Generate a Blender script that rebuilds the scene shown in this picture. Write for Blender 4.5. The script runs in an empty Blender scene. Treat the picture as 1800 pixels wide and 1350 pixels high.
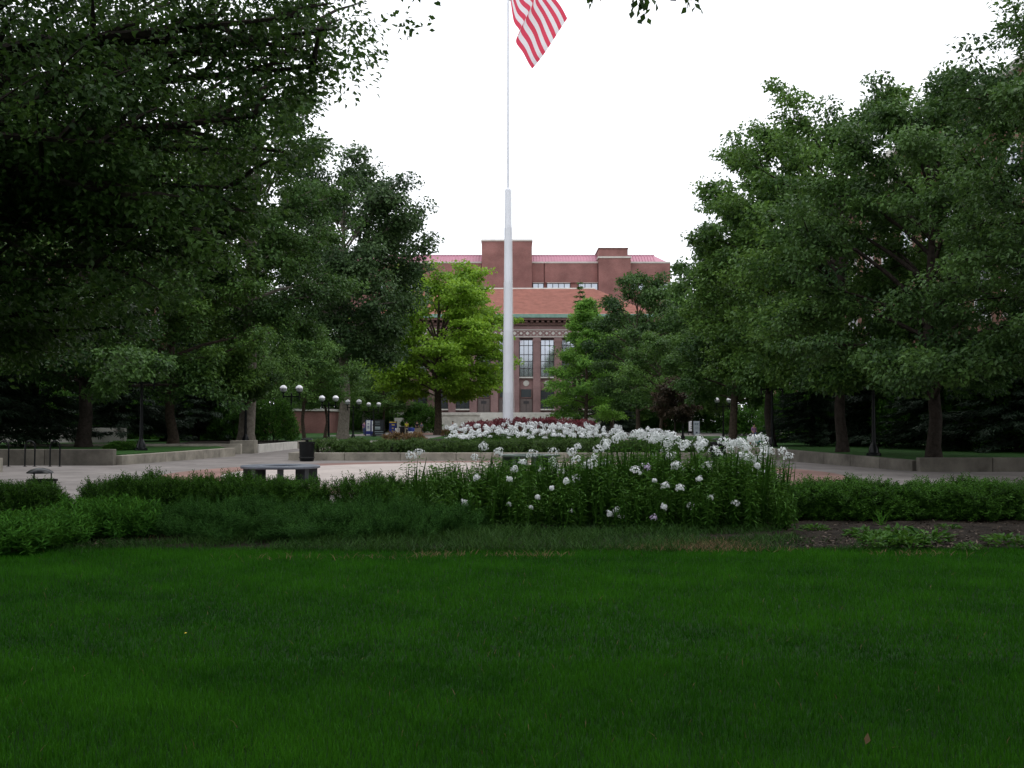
import bpy, bmesh, math, random
import numpy as np
from mathutils import Vector, Matrix

SC = bpy.context.scene
COL = SC.collection
PI = math.pi

# ------------------------------------------------------------------ camera, sky, sun, exposure
cd = bpy.data.cameras.new('camera')
cam = bpy.data.objects.new('camera', cd)
COL.objects.link(cam)
SC.camera = cam
cd.sensor_width = 36.0
cd.lens = 38.0
cd.clip_start = 0.1
cd.clip_end = 3000.0
cam.location = (0, 0, 1.65)
cam.rotation_euler = (math.radians(90 + 1.96), 0, 0)

SUN_EL, SUN_ROT = math.radians(62), math.radians(55)
w = bpy.data.worlds.new('World')
SC.world = w
w.use_nodes = True
nt = w.node_tree
nt.nodes.clear()
out = nt.nodes.new('ShaderNodeOutputWorld')
bg = nt.nodes.new('ShaderNodeBackground')
sky = nt.nodes.new('ShaderNodeTexSky')
sky.sky_type = 'NISHITA'
sky.sun_disc = False
sky.sun_elevation = SUN_EL
sky.sun_rotation = SUN_ROT
mixn = nt.nodes.new('ShaderNodeMix')
mixn.data_type = 'RGBA'
tc = nt.nodes.new('ShaderNodeTexCoord')
cl = nt.nodes.new('ShaderNodeTexNoise')
cl.inputs['Scale'].default_value = 2.2
cl.inputs['Detail'].default_value = 5
cr = nt.nodes.new('ShaderNodeMapRange')
cr.inputs['From Min'].default_value = 0.3
cr.inputs['From Max'].default_value = 0.7
cr.inputs['To Min'].default_value = 0.90
cr.inputs['To Max'].default_value = 0.97
nt.links.new(tc.outputs['Generated'], cl.inputs['Vector'])
nt.links.new(cl.outputs['Fac'], cr.inputs['Value'])
nt.links.new(cr.outputs['Result'], mixn.inputs['Factor'])
nt.links.new(sky.outputs['Color'], mixn.inputs['A'])
mixn.inputs['B'].default_value = (12.6, 12.9, 13.5, 1)        # closed white cloud cover
nt.links.new(mixn.outputs['Result'], bg.inputs['Color'])
bg.inputs['Strength'].default_value = 0.1
nt.links.new(bg.outputs['Background'], out.inputs['Surface'])

sd = bpy.data.lights.new('sun', 'SUN')
sd.energy = 0.55
sd.angle = math.radians(30)
sd.color = (1.0, 0.97, 0.92)
sun = bpy.data.objects.new('sun', sd)
COL.objects.link(sun)
sv = Vector((math.sin(SUN_ROT) * math.cos(SUN_EL), math.cos(SUN_ROT) * math.cos(SUN_EL), math.sin(SUN_EL)))
sun.rotation_euler = sv.to_track_quat('Z', 'Y').to_euler()

SC.view_settings.view_transform = 'Standard'
SC.view_settings.look = 'None'
SC.view_settings.exposure = 0.3
SC.view_settings.gamma = 1.0
SC.view_settings.use_curve_mapping = False
SC.render.engine = 'CYCLES'
SC.cycles.max_bounces = 5
SC.cycles.diffuse_bounces = 3
SC.cycles.glossy_bounces = 2
SC.cycles.transmission_bounces = 3
SC.cycles.transparent_max_bounces = 4
SC.cycles.use_denoising = True

# ------------------------------------------------------------------ helpers
def at(x, y, d):
    """photo pixel (1800x1350) at distance d -> point"""
    return ((x - 900) / 1900 * d, d, 1.65 + (740 - y) / 1900 * d)

def X(x, d): return (x - 900) / 1900 * d
def Z(y, d): return 1.65 + (740 - y) / 1900 * d

def mat(name, col, rough=0.8, var=0.15, scale=4.0, bump=0.0, bscale=30.0, spec=0.3, metal=0.0, col2=None, objrand=0.0):
    m = bpy.data.materials.new(name)
    m.use_nodes = True
    t = m.node_tree
    b = t.nodes['Principled BSDF']
    b.inputs['Roughness'].default_value = rough
    b.inputs['Specular IOR Level'].default_value = spec
    b.inputs['Metallic'].default_value = metal
    tcn = t.nodes.new('ShaderNodeTexCoord')
    n = t.nodes.new('ShaderNodeTexNoise')
    n.inputs['Scale'].default_value = scale
    n.inputs['Detail'].default_value = 6
    n.inputs['Roughness'].default_value = 0.65
    t.links.new(tcn.outputs['Object'], n.inputs['Vector'])
    mx = t.nodes.new('ShaderNodeMix')
    mx.data_type = 'RGBA'
    c2 = col2 or tuple(c * (1 - 2 * var) for c in col)
    c1 = col if col2 else tuple(min(1, c * (1 + var)) for c in col)
    mx.inputs['A'].default_value = (*c2, 1)
    mx.inputs['B'].default_value = (*c1, 1)
    rr = t.nodes.new('ShaderNodeMapRange')
    rr.inputs['From Min'].default_value = 0.3
    rr.inputs['From Max'].default_value = 0.7
    t.links.new(n.outputs['Fac'], rr.inputs['Value'])
    t.links.new(rr.outputs['Result'], mx.inputs['Factor'])
    last = mx.outputs['Result']
    if objrand:
        oi = t.nodes.new('ShaderNodeObjectInfo')
        hs = t.nodes.new('ShaderNodeHueSaturation')
        mr = t.nodes.new('ShaderNodeMapRange')
        mr.inputs['To Min'].default_value = 1 - objrand
        mr.inputs['To Max'].default_value = 1 + objrand
        t.links.new(oi.outputs['Random'], mr.inputs['Value'])
        t.links.new(mr.outputs['Result'], hs.inputs['Value'])
        t.links.new(last, hs.inputs['Color'])
        last = hs.outputs['Color']
    t.links.new(last, b.inputs['Base Color'])
    if bump:
        n2 = t.nodes.new('ShaderNodeTexNoise')
        n2.inputs['Scale'].default_value = bscale
        n2.inputs['Detail'].default_value = 5
        t.links.new(tcn.outputs['Object'], n2.inputs['Vector'])
        bp = t.nodes.new('ShaderNodeBump')
        bp.inputs['Strength'].default_value = bump
        bp.inputs['Distance'].default_value = 0.02
        t.links.new(n2.outputs['Fac'], bp.inputs['Height'])
        t.links.new(bp.outputs['Normal'], b.inputs['Normal'])
    return m

def leafmat(name, dark, light, trans=0.28, rough=0.45, spec=0.22):
    m = bpy.data.materials.new(name)
    m.use_nodes = True
    t = m.node_tree
    b = t.nodes['Principled BSDF']
    o = t.nodes['Material Output']
    b.inputs['Roughness'].default_value = rough
    b.inputs['Specular IOR Level'].default_value = spec
    a = t.nodes.new('ShaderNodeAttribute')
    a.attribute_name = 'tint'
    mx = t.nodes.new('ShaderNodeMix')
    mx.data_type = 'RGBA'
    mx.inputs['A'].default_value = (*dark, 1)
    mx.inputs['B'].default_value = (*light, 1)
    t.links.new(a.outputs['Fac'], mx.inputs['Factor'])
    t.links.new(mx.outputs['Result'], b.inputs['Base Color'])
    tr = t.nodes.new('ShaderNodeBsdfTranslucent')
    hs = t.nodes.new('ShaderNodeHueSaturation')
    hs.inputs['Hue'].default_value = 0.485
    hs.inputs['Value'].default_value = 1.35
    t.links.new(mx.outputs['Result'], hs.inputs['Color'])
    t.links.new(hs.outputs['Color'], tr.inputs['Color'])
    ms = t.nodes.new('ShaderNodeMixShader')
    ms.inputs['Fac'].default_value = trans
    t.links.new(b.outputs['BSDF'], ms.inputs[1])
    t.links.new(tr.outputs['BSDF'], ms.inputs[2])
    t.links.new(ms.outputs['Shader'], o.inputs['Surface'])
    return m

def brickmat(name, c1, c2, mortar, scale=1.0, bw=0.22, bh=0.075, horizontal=False, rough=0.85):
    m = bpy.data.materials.new(name)
    m.use_nodes = True
    t = m.node_tree
    b = t.nodes['Principled BSDF']
    b.inputs['Roughness'].default_value = rough
    b.inputs['Specular IOR Level'].default_value = 0.2
    tcn = t.nodes.new('ShaderNodeTexCoord')
    sep = t.nodes.new('ShaderNodeSeparateXYZ')
    com = t.nodes.new('ShaderNodeCombineXYZ')
    t.links.new(tcn.outputs['Object'], sep.inputs[0])
    add = t.nodes.new('ShaderNodeMath')
    add.operation = 'ADD'
    if horizontal:
        t.links.new(sep.outputs['X'], com.inputs['X'])
        t.links.new(sep.outputs['Y'], com.inputs['Y'])
    else:
        t.links.new(sep.outputs['X'], add.inputs[0])
        t.links.new(sep.outputs['Y'], add.inputs[1])
        t.links.new(add.outputs[0], com.inputs['X'])
        t.links.new(sep.outputs['Z'], com.inputs['Y'])
    br = t.nodes.new('ShaderNodeTexBrick')
    br.inputs['Color1'].default_value = (*c1, 1)
    br.inputs['Color2'].default_value = (*c2, 1)
    br.inputs['Mortar'].default_value = (*mortar, 1)
    br.inputs['Scale'].default_value = scale
    br.inputs['Brick Width'].default_value = bw
    br.inputs['Row Height'].default_value = bh
    br.inputs['Mortar Size'].default_value = 0.008
    t.links.new(com.outputs[0], br.inputs['Vector'])
    n = t.nodes.new('ShaderNodeTexNoise')
    n.inputs['Scale'].default_value = 0.35
    n.inputs['Detail'].default_value = 8
    t.links.new(tcn.outputs['Object'], n.inputs['Vector'])
    hs = t.nodes.new('ShaderNodeHueSaturation')
    mr = t.nodes.new('ShaderNodeMapRange')
    mr.inputs['From Min'].default_value = 0.3
    mr.inputs['From Max'].default_value = 0.7
    mr.inputs['To Min'].default_value = 0.7
    mr.inputs['To Max'].default_value = 1.22
    t.links.new(n.outputs['Fac'], mr.inputs['Value'])
    t.links.new(mr.outputs['Result'], hs.inputs['Value'])
    t.links.new(br.outputs['Color'], hs.inputs['Color'])
    t.links.new(hs.outputs['Color'], b.inputs['Base Color'])
    return m

class MB:
    """collects simple solids into one mesh"""
    def __init__(s):
        s.v = []; s.f = []; s.mi = []; s.cur = 0
    def add(s, vs, fs):
        o = len(s.v)
        s.v += [tuple(v) for v in vs]
        for f in fs:
            s.f.append([i + o for i in f]); s.mi.append(s.cur)
    def box(s, x0, x1, y0, y1, z0, z1):
        s.add([(x0,y0,z0),(x1,y0,z0),(x1,y1,z0),(x0,y1,z0),(x0,y0,z1),(x1,y0,z1),(x1,y1,z1),(x0,y1,z1)],
              [(0,3,2,1),(4,5,6,7),(0,1,5,4),(1,2,6,5),(2,3,7,6),(3,0,4,7)])
        return s
    def obox(s, c, u, hw, hd, z0, z1):
        """box round centre c, long axis u (2d unit), half sizes"""
        ux, uy = u; nx, ny = -uy, ux
        p = [(c[0]+ux*a*hw+nx*b*hd, c[1]+uy*a*hw+ny*b*hd) for a, b in ((-1,-1),(1,-1),(1,1),(-1,1))]
        return s.prism(p, z0, z1)
    def prism(s, poly, z0, z1):
        n = len(poly)
        zz0 = z0 if hasattr(z0, '__len__') else [z0]*n
        zz1 = z1 if hasattr(z1, '__len__') else [z1]*n
        vs = [(p[0],p[1],a) for p, a in zip(poly, zz0)] + [(p[0],p[1],a) for p, a in zip(poly, zz1)]
        fs = [list(range(n))[::-1], list(range(n, 2*n))] + [(i,(i+1)%n,n+(i+1)%n,n+i) for i in range(n)]
        s.add(vs, fs); return s
    def lathe(s, prof, n=16, c=(0,0,0)):
        vs = []; fs = []
        for r, z in prof:
            for k in range(n):
                a = 2*PI*k/n
                vs.append((c[0]+r*math.cos(a), c[1]+r*math.sin(a), c[2]+z))
        for i in range(len(prof)-1):
            for k in range(n):
                fs.append((i*n+k, i*n+(k+1)%n, (i+1)*n+(k+1)%n, (i+1)*n+k))
        fs.append(list(range(n))[::-1]); fs.append([(len(prof)-1)*n+k for k in range(n)])
        s.add(vs, fs); return s
    def tube(s, pts, rad, n=6):
        pts = [Vector(p) for p in pts]
        vs = []; fs = []
        for i, p in enumerate(pts):
            d = (pts[min(i+1,len(pts)-1)] - pts[max(i-1,0)])
            if d.length < 1e-6: d = Vector((0,0,1))
            d.normalize()
            a = d.cross(Vector((0.13,0.97,0.2)) if abs(d.y) < 0.9 else Vector((1,0,0))); a.normalize()
            b = d.cross(a)
            r = rad[i] if hasattr(rad,'__len__') else rad
            for k in range(n):
                t = 2*PI*k/n
                vs.append(p + (a*math.cos(t)+b*math.sin(t))*r)
        for i in range(len(pts)-1):
            for k in range(n):
                fs.append((i*n+k, i*n+(k+1)%n, (i+1)*n+(k+1)%n, (i+1)*n+k))
        fs.append(list(range(n))[::-1]); fs.append([(len(pts)-1)*n+k for k in range(n)])
        s.add(vs, fs); return s
    def mesh(s, name, mats, smooth=False):
        me = bpy.data.meshes.new(name)
        me.from_pydata(s.v, [], s.f)
        for m in (mats if isinstance(mats,(list,tuple)) else [mats]): me.materials.append(m)
        if any(s.mi): me.polygons.foreach_set('material_index', s.mi)
        bm = bmesh.new(); bm.from_mesh(me)
        bmesh.ops.recalc_face_normals(bm, faces=bm.faces)
        bm.to_mesh(me); bm.free()
        if smooth:
            me.polygons.foreach_set('use_smooth', [True]*len(me.polygons))
            try: me.set_sharp_from_angle(angle=math.radians(40))
            except Exception: pass
        me.update()
        return me
    def build(s, name, mats, parent=None, loc=(0,0,0), smooth=False, rz=0):
        return link(name, s.mesh(name, mats, smooth), parent, loc, rz)

def link(name, data, parent=None, loc=(0,0,0), rz=0):
    o = bpy.data.objects.new(name, data)
    COL.objects.link(o)
    o.location = loc
    o.rotation_euler = (0,0,rz)
    if parent is not None: o.parent = parent
    return o

def tag(o, label=None, cat=None, group=None, kind=None):
    if label: o['label'] = label
    if cat: o['category'] = cat
    if group: o['group'] = group
    if kind: o['kind'] = kind
    return o

def thing(name, label, cat, loc=(0,0,0), rz=0, group=None):
    return tag(link(name, None, None, loc, rz), label, cat, group)

def copy_tree(o, parent=None):
    c = o.copy(); COL.objects.link(c)
    if parent is not None: c.parent = parent
    for ch in list(o.children): copy_tree(ch, c)
    return c

def npmesh(name, co, tri, mats, tint=None, midx=None, smooth=False):
    me = bpy.data.meshes.new(name)
    n, f = len(co), len(tri)
    me.vertices.add(n)
    me.vertices.foreach_set('co', np.ascontiguousarray(co, dtype=np.float32).ravel())
    me.loops.add(f*3)
    me.loops.foreach_set('vertex_index', np.ascontiguousarray(tri, dtype=np.int32).ravel())
    me.polygons.add(f)
    me.polygons.foreach_set('loop_start', np.arange(0, f*3, 3, dtype=np.int32))
    try: me.polygons.foreach_set('loop_total', np.full(f, 3, dtype=np.int32))
    except Exception: pass
    for m in (mats if isinstance(mats,(list,tuple)) else [mats]): me.materials.append(m)
    if midx is not None: me.polygons.foreach_set('material_index', np.ascontiguousarray(midx, dtype=np.int32))
    me.update(calc_edges=True)
    if smooth: me.polygons.foreach_set('use_smooth', np.ones(f, dtype=bool))
    if tint is not None:
        at_ = me.attributes.new('tint', 'FLOAT', 'POINT')
        at_.data.foreach_set('value', np.ascontiguousarray(tint, dtype=np.float32))
    return me

def norm(a): return a / np.maximum(np.linalg.norm(a, axis=-1, keepdims=True), 1e-9)

def leaves(pos, d, nrm, L, W, fold=0.18):
    """folded pointed leaves: returns co (4n,3), tri (2n,3)"""
    n = len(pos)
    d = norm(d); s = norm(np.cross(d, nrm)); u = np.cross(s, d)
    L = np.broadcast_to(np.asarray(L, float).reshape(-1,1), (n,1)); W = np.broadcast_to(np.asarray(W, float).reshape(-1,1), (n,1))
    m = pos + d*L*0.45
    co = np.stack([pos, m + s*W*0.5 + u*W*fold, pos + d*L - u*L*0.12, m - s*W*0.5 + u*W*fold], 1).reshape(-1,3)
    b = (np.arange(n)*4)[:,None]
    tri = np.concatenate([b + np.array([[0,1,2]]), b + np.array([[0,2,3]])], 1).reshape(-1,3)
    return co, tri

def merge(parts):
    """[(co, tri, tint)] -> one"""
    cos, tris, tints = [], [], []
    o = 0
    for co, tri, ti in parts:
        cos.append(co); tris.append(tri + o); tints.append(np.broadcast_to(ti, (len(co),)) if np.ndim(ti)==0 else ti)
        o += len(co)
    return np.concatenate(cos), np.concatenate(tris), np.concatenate(tints)

ORD = ['first','second','third','fourth','fifth','sixth','seventh','eighth','ninth','tenth','eleventh','twelfth','thirteenth','fourteenth','fifteenth','sixteenth']

# ------------------------------------------------------------------ materials
M = {}
M['lawn'] = mat('lawn soil and thatch', (0.009,0.034,0.005), 0.95, 0.3, 3.0, 0.3, 60, 0.1)
M['far_lawn'] = mat('lawn far', (0.030,0.085,0.018), 0.9, 0.25, 2.0, 0.5, 40, 0.1)
M['soil'] = mat('soil', (0.022,0.017,0.013), 0.95, 0.35, 5.0, 0.8, 40, 0.1)
M['mulch'] = mat('mulch chips', (0.11,0.085,0.065), 0.9, 0.3, 30.0, 0.4, 60, 0.1, objrand=0.3)
M['concrete'] = mat('concrete paving', (0.235,0.212,0.20), 0.85, 0.20, 0.6, 0.15, 60, 0.2, objrand=0.07)
M['plaza'] = mat('pale concrete slab', (0.425,0.370,0.340), 0.85, 0.07, 1.5, 0.15, 60, 0.25, objrand=0.06)
M['brickpave'] = brickmat('brick paving', (0.215,0.115,0.095), (0.26,0.15,0.125), (0.22,0.175,0.155), bw=0.2, bh=0.1, horizontal=True)
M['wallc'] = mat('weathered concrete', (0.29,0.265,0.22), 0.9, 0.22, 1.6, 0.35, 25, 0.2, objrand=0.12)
M['wall_shade'] = mat('concrete with painted shade', (0.145,0.132,0.112), 0.9, 0.25, 1.2, 0.35, 25, 0.15, objrand=0.12)  # darker copy of the wall concrete, tree shade put into its colour
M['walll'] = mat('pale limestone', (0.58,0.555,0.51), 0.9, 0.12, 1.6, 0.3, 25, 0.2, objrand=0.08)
M['black'] = mat('black gloss metal', (0.008,0.009,0.010), 0.26, 0.1, 8, 0, 1, 0.16)
M['blackm'] = mat('black matt metal', (0.014,0.014,0.015), 0.5, 0.1, 8, 0, 1, 0.4)
M['benchtop'] = mat('slate grey coated steel', (0.105,0.12,0.15), 0.45, 0.12, 6, 0, 1, 0.4)
M['benchleg'] = mat('dark coated steel', (0.035,0.040,0.045), 0.5, 0.12, 6, 0, 1, 0.4)
M['greenbench'] = mat('dark green coated steel', (0.030,0.055,0.040), 0.5, 0.12, 6, 0, 1, 0.4)
M['globe'] = mat('white globe glass', (0.86,0.85,0.88), 0.25, 0.03, 3, 0, 1, 0.5)
M['globelow'] = mat('clear grey globe glass', (0.42,0.42,0.45), 0.2, 0.05, 3, 0, 1, 0.5)
M['pole'] = mat('white pole paint', (0.87,0.885,0.94), 0.4, 0.04, 0.6, 0, 1, 0.4)
M['brick'] = brickmat('library brick', (0.215,0.12,0.118), (0.26,0.155,0.150), (0.26,0.20,0.19))
M['brick2'] = brickmat('tower brick', (0.235,0.098,0.090), (0.275,0.128,0.116), (0.26,0.17,0.155))
M['brick3'] = brickmat('side brick', (0.20,0.085,0.065), (0.26,0.125,0.09), (0.22,0.17,0.14))
M['tile'] = mat('orange clay roof tile', (0.42,0.195,0.155), 0.8, 0.12, 0.9, 0.3, 8, 0.25)
M['pinkroof'] = mat('rose painted roof metal', (0.46,0.19,0.26), 0.5, 0.06, 0.5, 0, 1, 0.4)
M['copper'] = mat('green copper', (0.22,0.36,0.30), 0.7, 0.15, 1.0, 0, 1, 0.3)
M['stone'] = mat('building stone', (0.56,0.54,0.50), 0.85, 0.1, 0.8, 0.2, 6, 0.2)
M['darkstone'] = mat('dark cornice terracotta', (0.165,0.095,0.085), 0.8, 0.15, 1, 0.2, 6, 0.2)
M['glass'] = mat('window glass', (0.42,0.45,0.50), 0.06, 0.1, 0.4, 0, 1, 0.6, 0.75)
M['glassd'] = mat('dark window glass', (0.08,0.09,0.10), 0.1, 0.1, 0.4, 0, 1, 0.6, 0.3)
M['frame'] = mat('dark window frame', (0.045,0.042,0.045), 0.6, 0.1)
M['doorm'] = mat('grey brown door', (0.13,0.105,0.10), 0.6, 0.1)
M['white'] = mat('white paint', (0.78,0.78,0.78), 0.55, 0.05)
M['blue'] = mat('blue panel', (0.03,0.05,0.26), 0.5, 0.1)
M['yellow'] = mat('yellow print', (0.75,0.55,0.06), 0.6, 0.05)
M['tan'] = mat('tan stone block', (0.52,0.45,0.34), 0.8, 0.1)
M['darkp'] = mat('dark grey panel', (0.035,0.037,0.045), 0.5, 0.1)
M['greyp'] = mat('pale grey board', (0.40,0.46,0.50), 0.6, 0.06)
M['ink'] = mat('dark print', (0.06,0.08,0.12), 0.7, 0.0)
M['bark'] = mat('brown grey bark', (0.085,0.065,0.05), 0.95, 0.3, 6, 1.0, 18, 0.1)
M['barkl'] = mat('pale grey bark', (0.20,0.175,0.145), 0.95, 0.25, 6, 1.0, 18, 0.1)
M['barkd'] = mat('dark bark', (0.040,0.032,0.027), 0.95, 0.3, 6, 1.0, 18, 0.1)
M['stem'] = mat('green stem', (0.06,0.11,0.03), 0.7, 0.2)
L = {}
L['oak'] = leafmat('oak leaves', (0.022,0.058,0.016), (0.088,0.180,0.038))
L['oakl'] = leafmat('fresh oak leaves', (0.030,0.080,0.018), (0.125,0.240,0.042))
L['near'] = leafmat('overhang leaves', (0.020,0.054,0.012), (0.072,0.150,0.028), 0.36)
L['elm'] = leafmat('elm leaves', (0.024,0.055,0.019), (0.072,0.132,0.040))
L['maple'] = leafmat('yellow green maple leaves', (0.100,0.205,0.020), (0.250,0.430,0.038), 0.38)
L['light'] = leafmat('light green leaves', (0.080,0.195,0.032), (0.225,0.440,0.070), 0.38)
L['mid'] = leafmat('mid green leaves', (0.036,0.090,0.022), (0.115,0.225,0.042))
L['red'] = leafmat('dark red brown leaves', (0.040,0.036,0.022), (0.095,0.062,0.040))
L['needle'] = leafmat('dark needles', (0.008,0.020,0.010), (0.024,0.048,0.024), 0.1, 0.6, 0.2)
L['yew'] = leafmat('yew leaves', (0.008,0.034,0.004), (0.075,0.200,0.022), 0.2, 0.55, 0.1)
L['hedgef'] = leafmat('far hedge leaves', (0.024,0.060,0.010), (0.085,0.165,0.028), 0.2, 0.5, 0.3)
L['phlox'] = leafmat('phlox leaves', (0.012,0.050,0.006), (0.075,0.190,0.024), 0.25, 0.55, 0.1)
L['lance'] = leafmat('fresh lance leaves', (0.018,0.078,0.008), (0.085,0.250,0.030), 0.25, 0.55, 0.1)
L['feather'] = leafmat('feathery leaves', (0.012,0.052,0.010), (0.062,0.170,0.030), 0.15, 0.6, 0.08)
L['grass'] = leafmat('grass blades', (0.007,0.056,0.003), (0.048,0.200,0.010), 0.22, 0.55, 0.08)
L['rough'] = leafmat('rough grass blades', (0.012,0.046,0.008), (0.055,0.125,0.024), 0.2, 0.6, 0.1)
L['straw'] = leafmat('dry grass blades', (0.13,0.085,0.045), (0.26,0.18,0.10), 0.2, 0.7, 0.1)
L['petal'] = leafmat('white petals', (0.72,0.74,0.74), (0.86,0.87,0.88), 0.2, 0.6, 0.2)
L['lilac'] = leafmat('lilac petals', (0.56,0.46,0.64), (0.70,0.60,0.76), 0.2, 0.6, 0.2)
L['coleus'] = leafmat('crimson leaves', (0.070,0.022,0.026), (0.19,0.046,0.052), 0.2, 0.5, 0.3)
L['coral'] = leafmat('bronze orange leaves', (0.10,0.075,0.03), (0.24,0.14,0.055), 0.2, 0.5, 0.3)
# ------------------------------------------------------------------ the setting
def sheet(name, poly, z, m, kind='structure'):
    me = bpy.data.meshes.new(name)
    me.from_pydata([(p[0], p[1], z) for p in poly], [], [list(range(len(poly)))])
    me.materials.append(m)
    return tag(link(name, me), kind=kind)

sheet('ground', [(-900,-300),(900,-300),(900,1500),(-900,1500)], -0.004, M['far_lawn'])
sheet('lawn', [(-30,-20),(30,-20),(30,14.2),(-30,14.2)], 0.0, M['lawn'])
sheet('paving', [(-40,19.7),(40,19.7),(40,67),(-40,67)], 0.004, M['concrete'])
pv = [o for o in COL.objects if o.name == 'paving'][0]
slab_me = MB().box(.007, 3.993, .007, 3.993, -.02, .0065).mesh('paving_slab', M['concrete'])
for i in range(-7, 7):
    for j in range(6): link('paving_slab', slab_me, pv, (i*4.0, 19.8+j*4.0, 0))
sheet('path', [(-13.0,67),(-8.6,67),(-7.5,118),(-10.5,118)], 0.004, M['concrete'])
sheet('path', [(8.6,67),(11.5,67),(10.5,118),(7.5,118)], 0.004, M['concrete'])
sheet('far_plaza', [(-21,118),(60,118),(60,152),(-18,152)], 0.005, M['concrete'])
sheet('brick_walk', [(-13.5,126),(-4,126),(-4,151),(-15.5,151)], 0.009, M['brickpave'])
sheet('path', [(-90,158),(-20,158),(-20,162),(-90,162)], 0.004, M['concrete'])
sheet('path', [(12,134),(90,134),(90,137),(12,137)], 0.009, M['concrete'])

# gently mounded soil of the front beds
def soil_bed(name, x0, x1, y0, y1, h, m, nx=60, ny=12, seed=1):
    rng = np.random.default_rng(seed)
    xs = np.linspace(x0, x1, nx+1); ys = np.linspace(y0, y1, ny+1)
    gx, gy = np.meshgrid(xs, ys)
    v = np.sin(np.clip((gy-y0)/(y1-y0), 0, 1)*PI)**0.6
    gz = 0.006 + v*h + rng.normal(0, 0.012, gx.shape)*(v > 0.05)
    co = np.stack([gx, gy, gz], -1).reshape(-1, 3)
    i = np.arange(nx*ny); r, c = i//nx, i % nx
    a = r*(nx+1)+c
    tri = np.concatenate([np.stack([a, a+1, a+nx+2], 1), np.stack([a, a+nx+2, a+nx+1], 1)])
    return tag(link(name, npmesh(name, co, tri, m, smooth=True)), kind='structure')
soil_bed('soil', -16, 16, 13.9, 19.75, 0.07, M['soil'], 90, 24)

# circular plaza: brick ring and pale slabs cut in rings and sectors
PC = (-0.3, 34.2)
def sector(r0, r1, a0, a1, n=3):
    o = [(PC[0]+r1*math.cos(a0+(a1-a0)*k/n), PC[1]+r1*math.sin(a0+(a1-a0)*k/n)) for k in range(n+1)]
    i = [(PC[0]+r0*math.cos(a1-(a1-a0)*k/n), PC[1]+r0*math.sin(a1-(a1-a0)*k/n)) for k in range(n+1)]
    return o + i
ring = MB()
for k in range(48): ring.prism(sector(8.62, 10.4, 2*PI*k/48, 2*PI*(k+1)/48, 2), 0.0, 0.012)
tag(ring.build('brick_paving', M['brickpave']), kind='structure')
pl = MB().lathe([(8.6,-0.02),(8.6,0.006)], 64, (PC[0],PC[1],0)).build('plaza', M['wallc'])
tag(pl, kind='structure')
for r0, r1, ns in ((0.0,2.0,6),(2.0,4.2,10),(4.2,6.4,14),(6.4,8.6,18)):
    for k in range(ns):
        a0 = 2*PI*k/ns; a1 = 2*PI*(k+1)/ns
        g = 0.009/max(r1*0.7, 0.5)
        MB().prism(sector(r0+0.009, r1-0.009, a0+g, a1-g, 4), 0.003, 0.019).build('slab', M['plaza'], pl)

# raised lawns behind the retaining walls
def solid(name, poly, z0, z1, m):
    return tag(MB().prism(poly, z0, z1).build(name, m), kind='structure')
LB = [(-14.95,40.35),(-13.35,50.5),(-14.95,55.0),(-13.45,56),(-13.35,63),(-13.2,66),(-15,72),(-26,74),(-60,74),(-60,40.35)]
RB = [(13.5,35.35),(11.45,45.2),(10.75,56),(11.2,66),(13,72),(60,72),(60,35.35)]
solid('raised_lawn', LB, -0.1, 0.40, M['far_lawn'])
solid('raised_lawn', RB[::-1], -0.1, 0.36, M['far_lawn'])
solid('raised_bed', [(-8.95,45.35),(9.0,45.35),(9.0,63),(-8.95,63)], -0.1, 0.27, M['soil'])
sheet('mulch_bed', [(-13.45,56.4),(-13.4,65.8),(-15,71),(-20,72),(-19,60)], 0.404, M['soil'])

# concrete retaining walls of cast blocks
def wall(label, p0, p1, zt0, zt1, th=0.35, bl=2.4, m='wallc', name='retaining_wall', zb=-0.05):
    a, b = Vector(p0), Vector(p1)
    ln = (b-a).length; u = (b-a)/ln; nv = Vector((-u.y, u.x))*th/2
    o = thing(name, label, 'wall', (a.x, a.y, 0))
    n = max(1, round(ln/bl)); g = 0.010
    for k in range(n):
        s0, s1 = ln*k/n + g*(k > 0), ln*(k+1)/n - g*(k < n-1)
        q = [u*s0-nv, u*s1-nv, u*s1+nv, u*s0+nv]
        za, zc = zt0+(zt1-zt0)*s0/ln, zt0+(zt1-zt0)*s1/ln
        mb = MB().prism([(p.x, p.y) for p in q], [zb]*4, [za, zc, zc, za])
        ob = mb.build('concrete_block', M[m], o)
        bv = ob.modifiers.new('edge', 'BEVEL'); bv.width = 0.015; bv.segments = 1
    return o
wall('long dark concrete wall behind the bicycle racks at the left', (-30,40.2), (-14.75,40.2), 0.60, 0.60, m='wall_shade')
wall('low sloping concrete wall round the lamp and grass at the left', (-14.70,40.4), (-13.1,50.6), 0.36, 0.40, bl=1.7)
wall('short square concrete pier below the pale leaning trunk', (-14.3,55.2), (-13.05,55.2), 0.66, 0.66, 0.7, 2.0)
wall('back concrete wall ending at the square pier', (-25,53.6), (-13.4,53.6), 0.52, 0.52, 0.3, 3.0)
wall('clean white low wall running back from the square pier', (-13.15,55.6), (-12.95,64.6), 0.44, 0.42, 0.3, 2.0, 'walll')
wall('end wall of the raised bed under the twin globe lamp', (-12.95,64.9), (-10.9,67.5), 0.46, 0.50, 0.3, 3.0)
wall('stub of concrete wall cut by the left edge', (-19,34.8), (-16.45,34.8), 0.46, 0.46, 0.4, 3.0)
wall('long low concrete wall in front of the far white phlox bed', (-9.3,45.2), (9.3,45.2), 0.33, 0.33, 0.35, 2.3)
wall('left return of the central bed wall', (-9.12,45.4), (-9.12,63), 0.33, 0.33, 0.35, 3.0)
wall('right return of the central bed wall', (9.12,45.4), (9.12,63), 0.33, 0.33, 0.35, 3.0)
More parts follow.
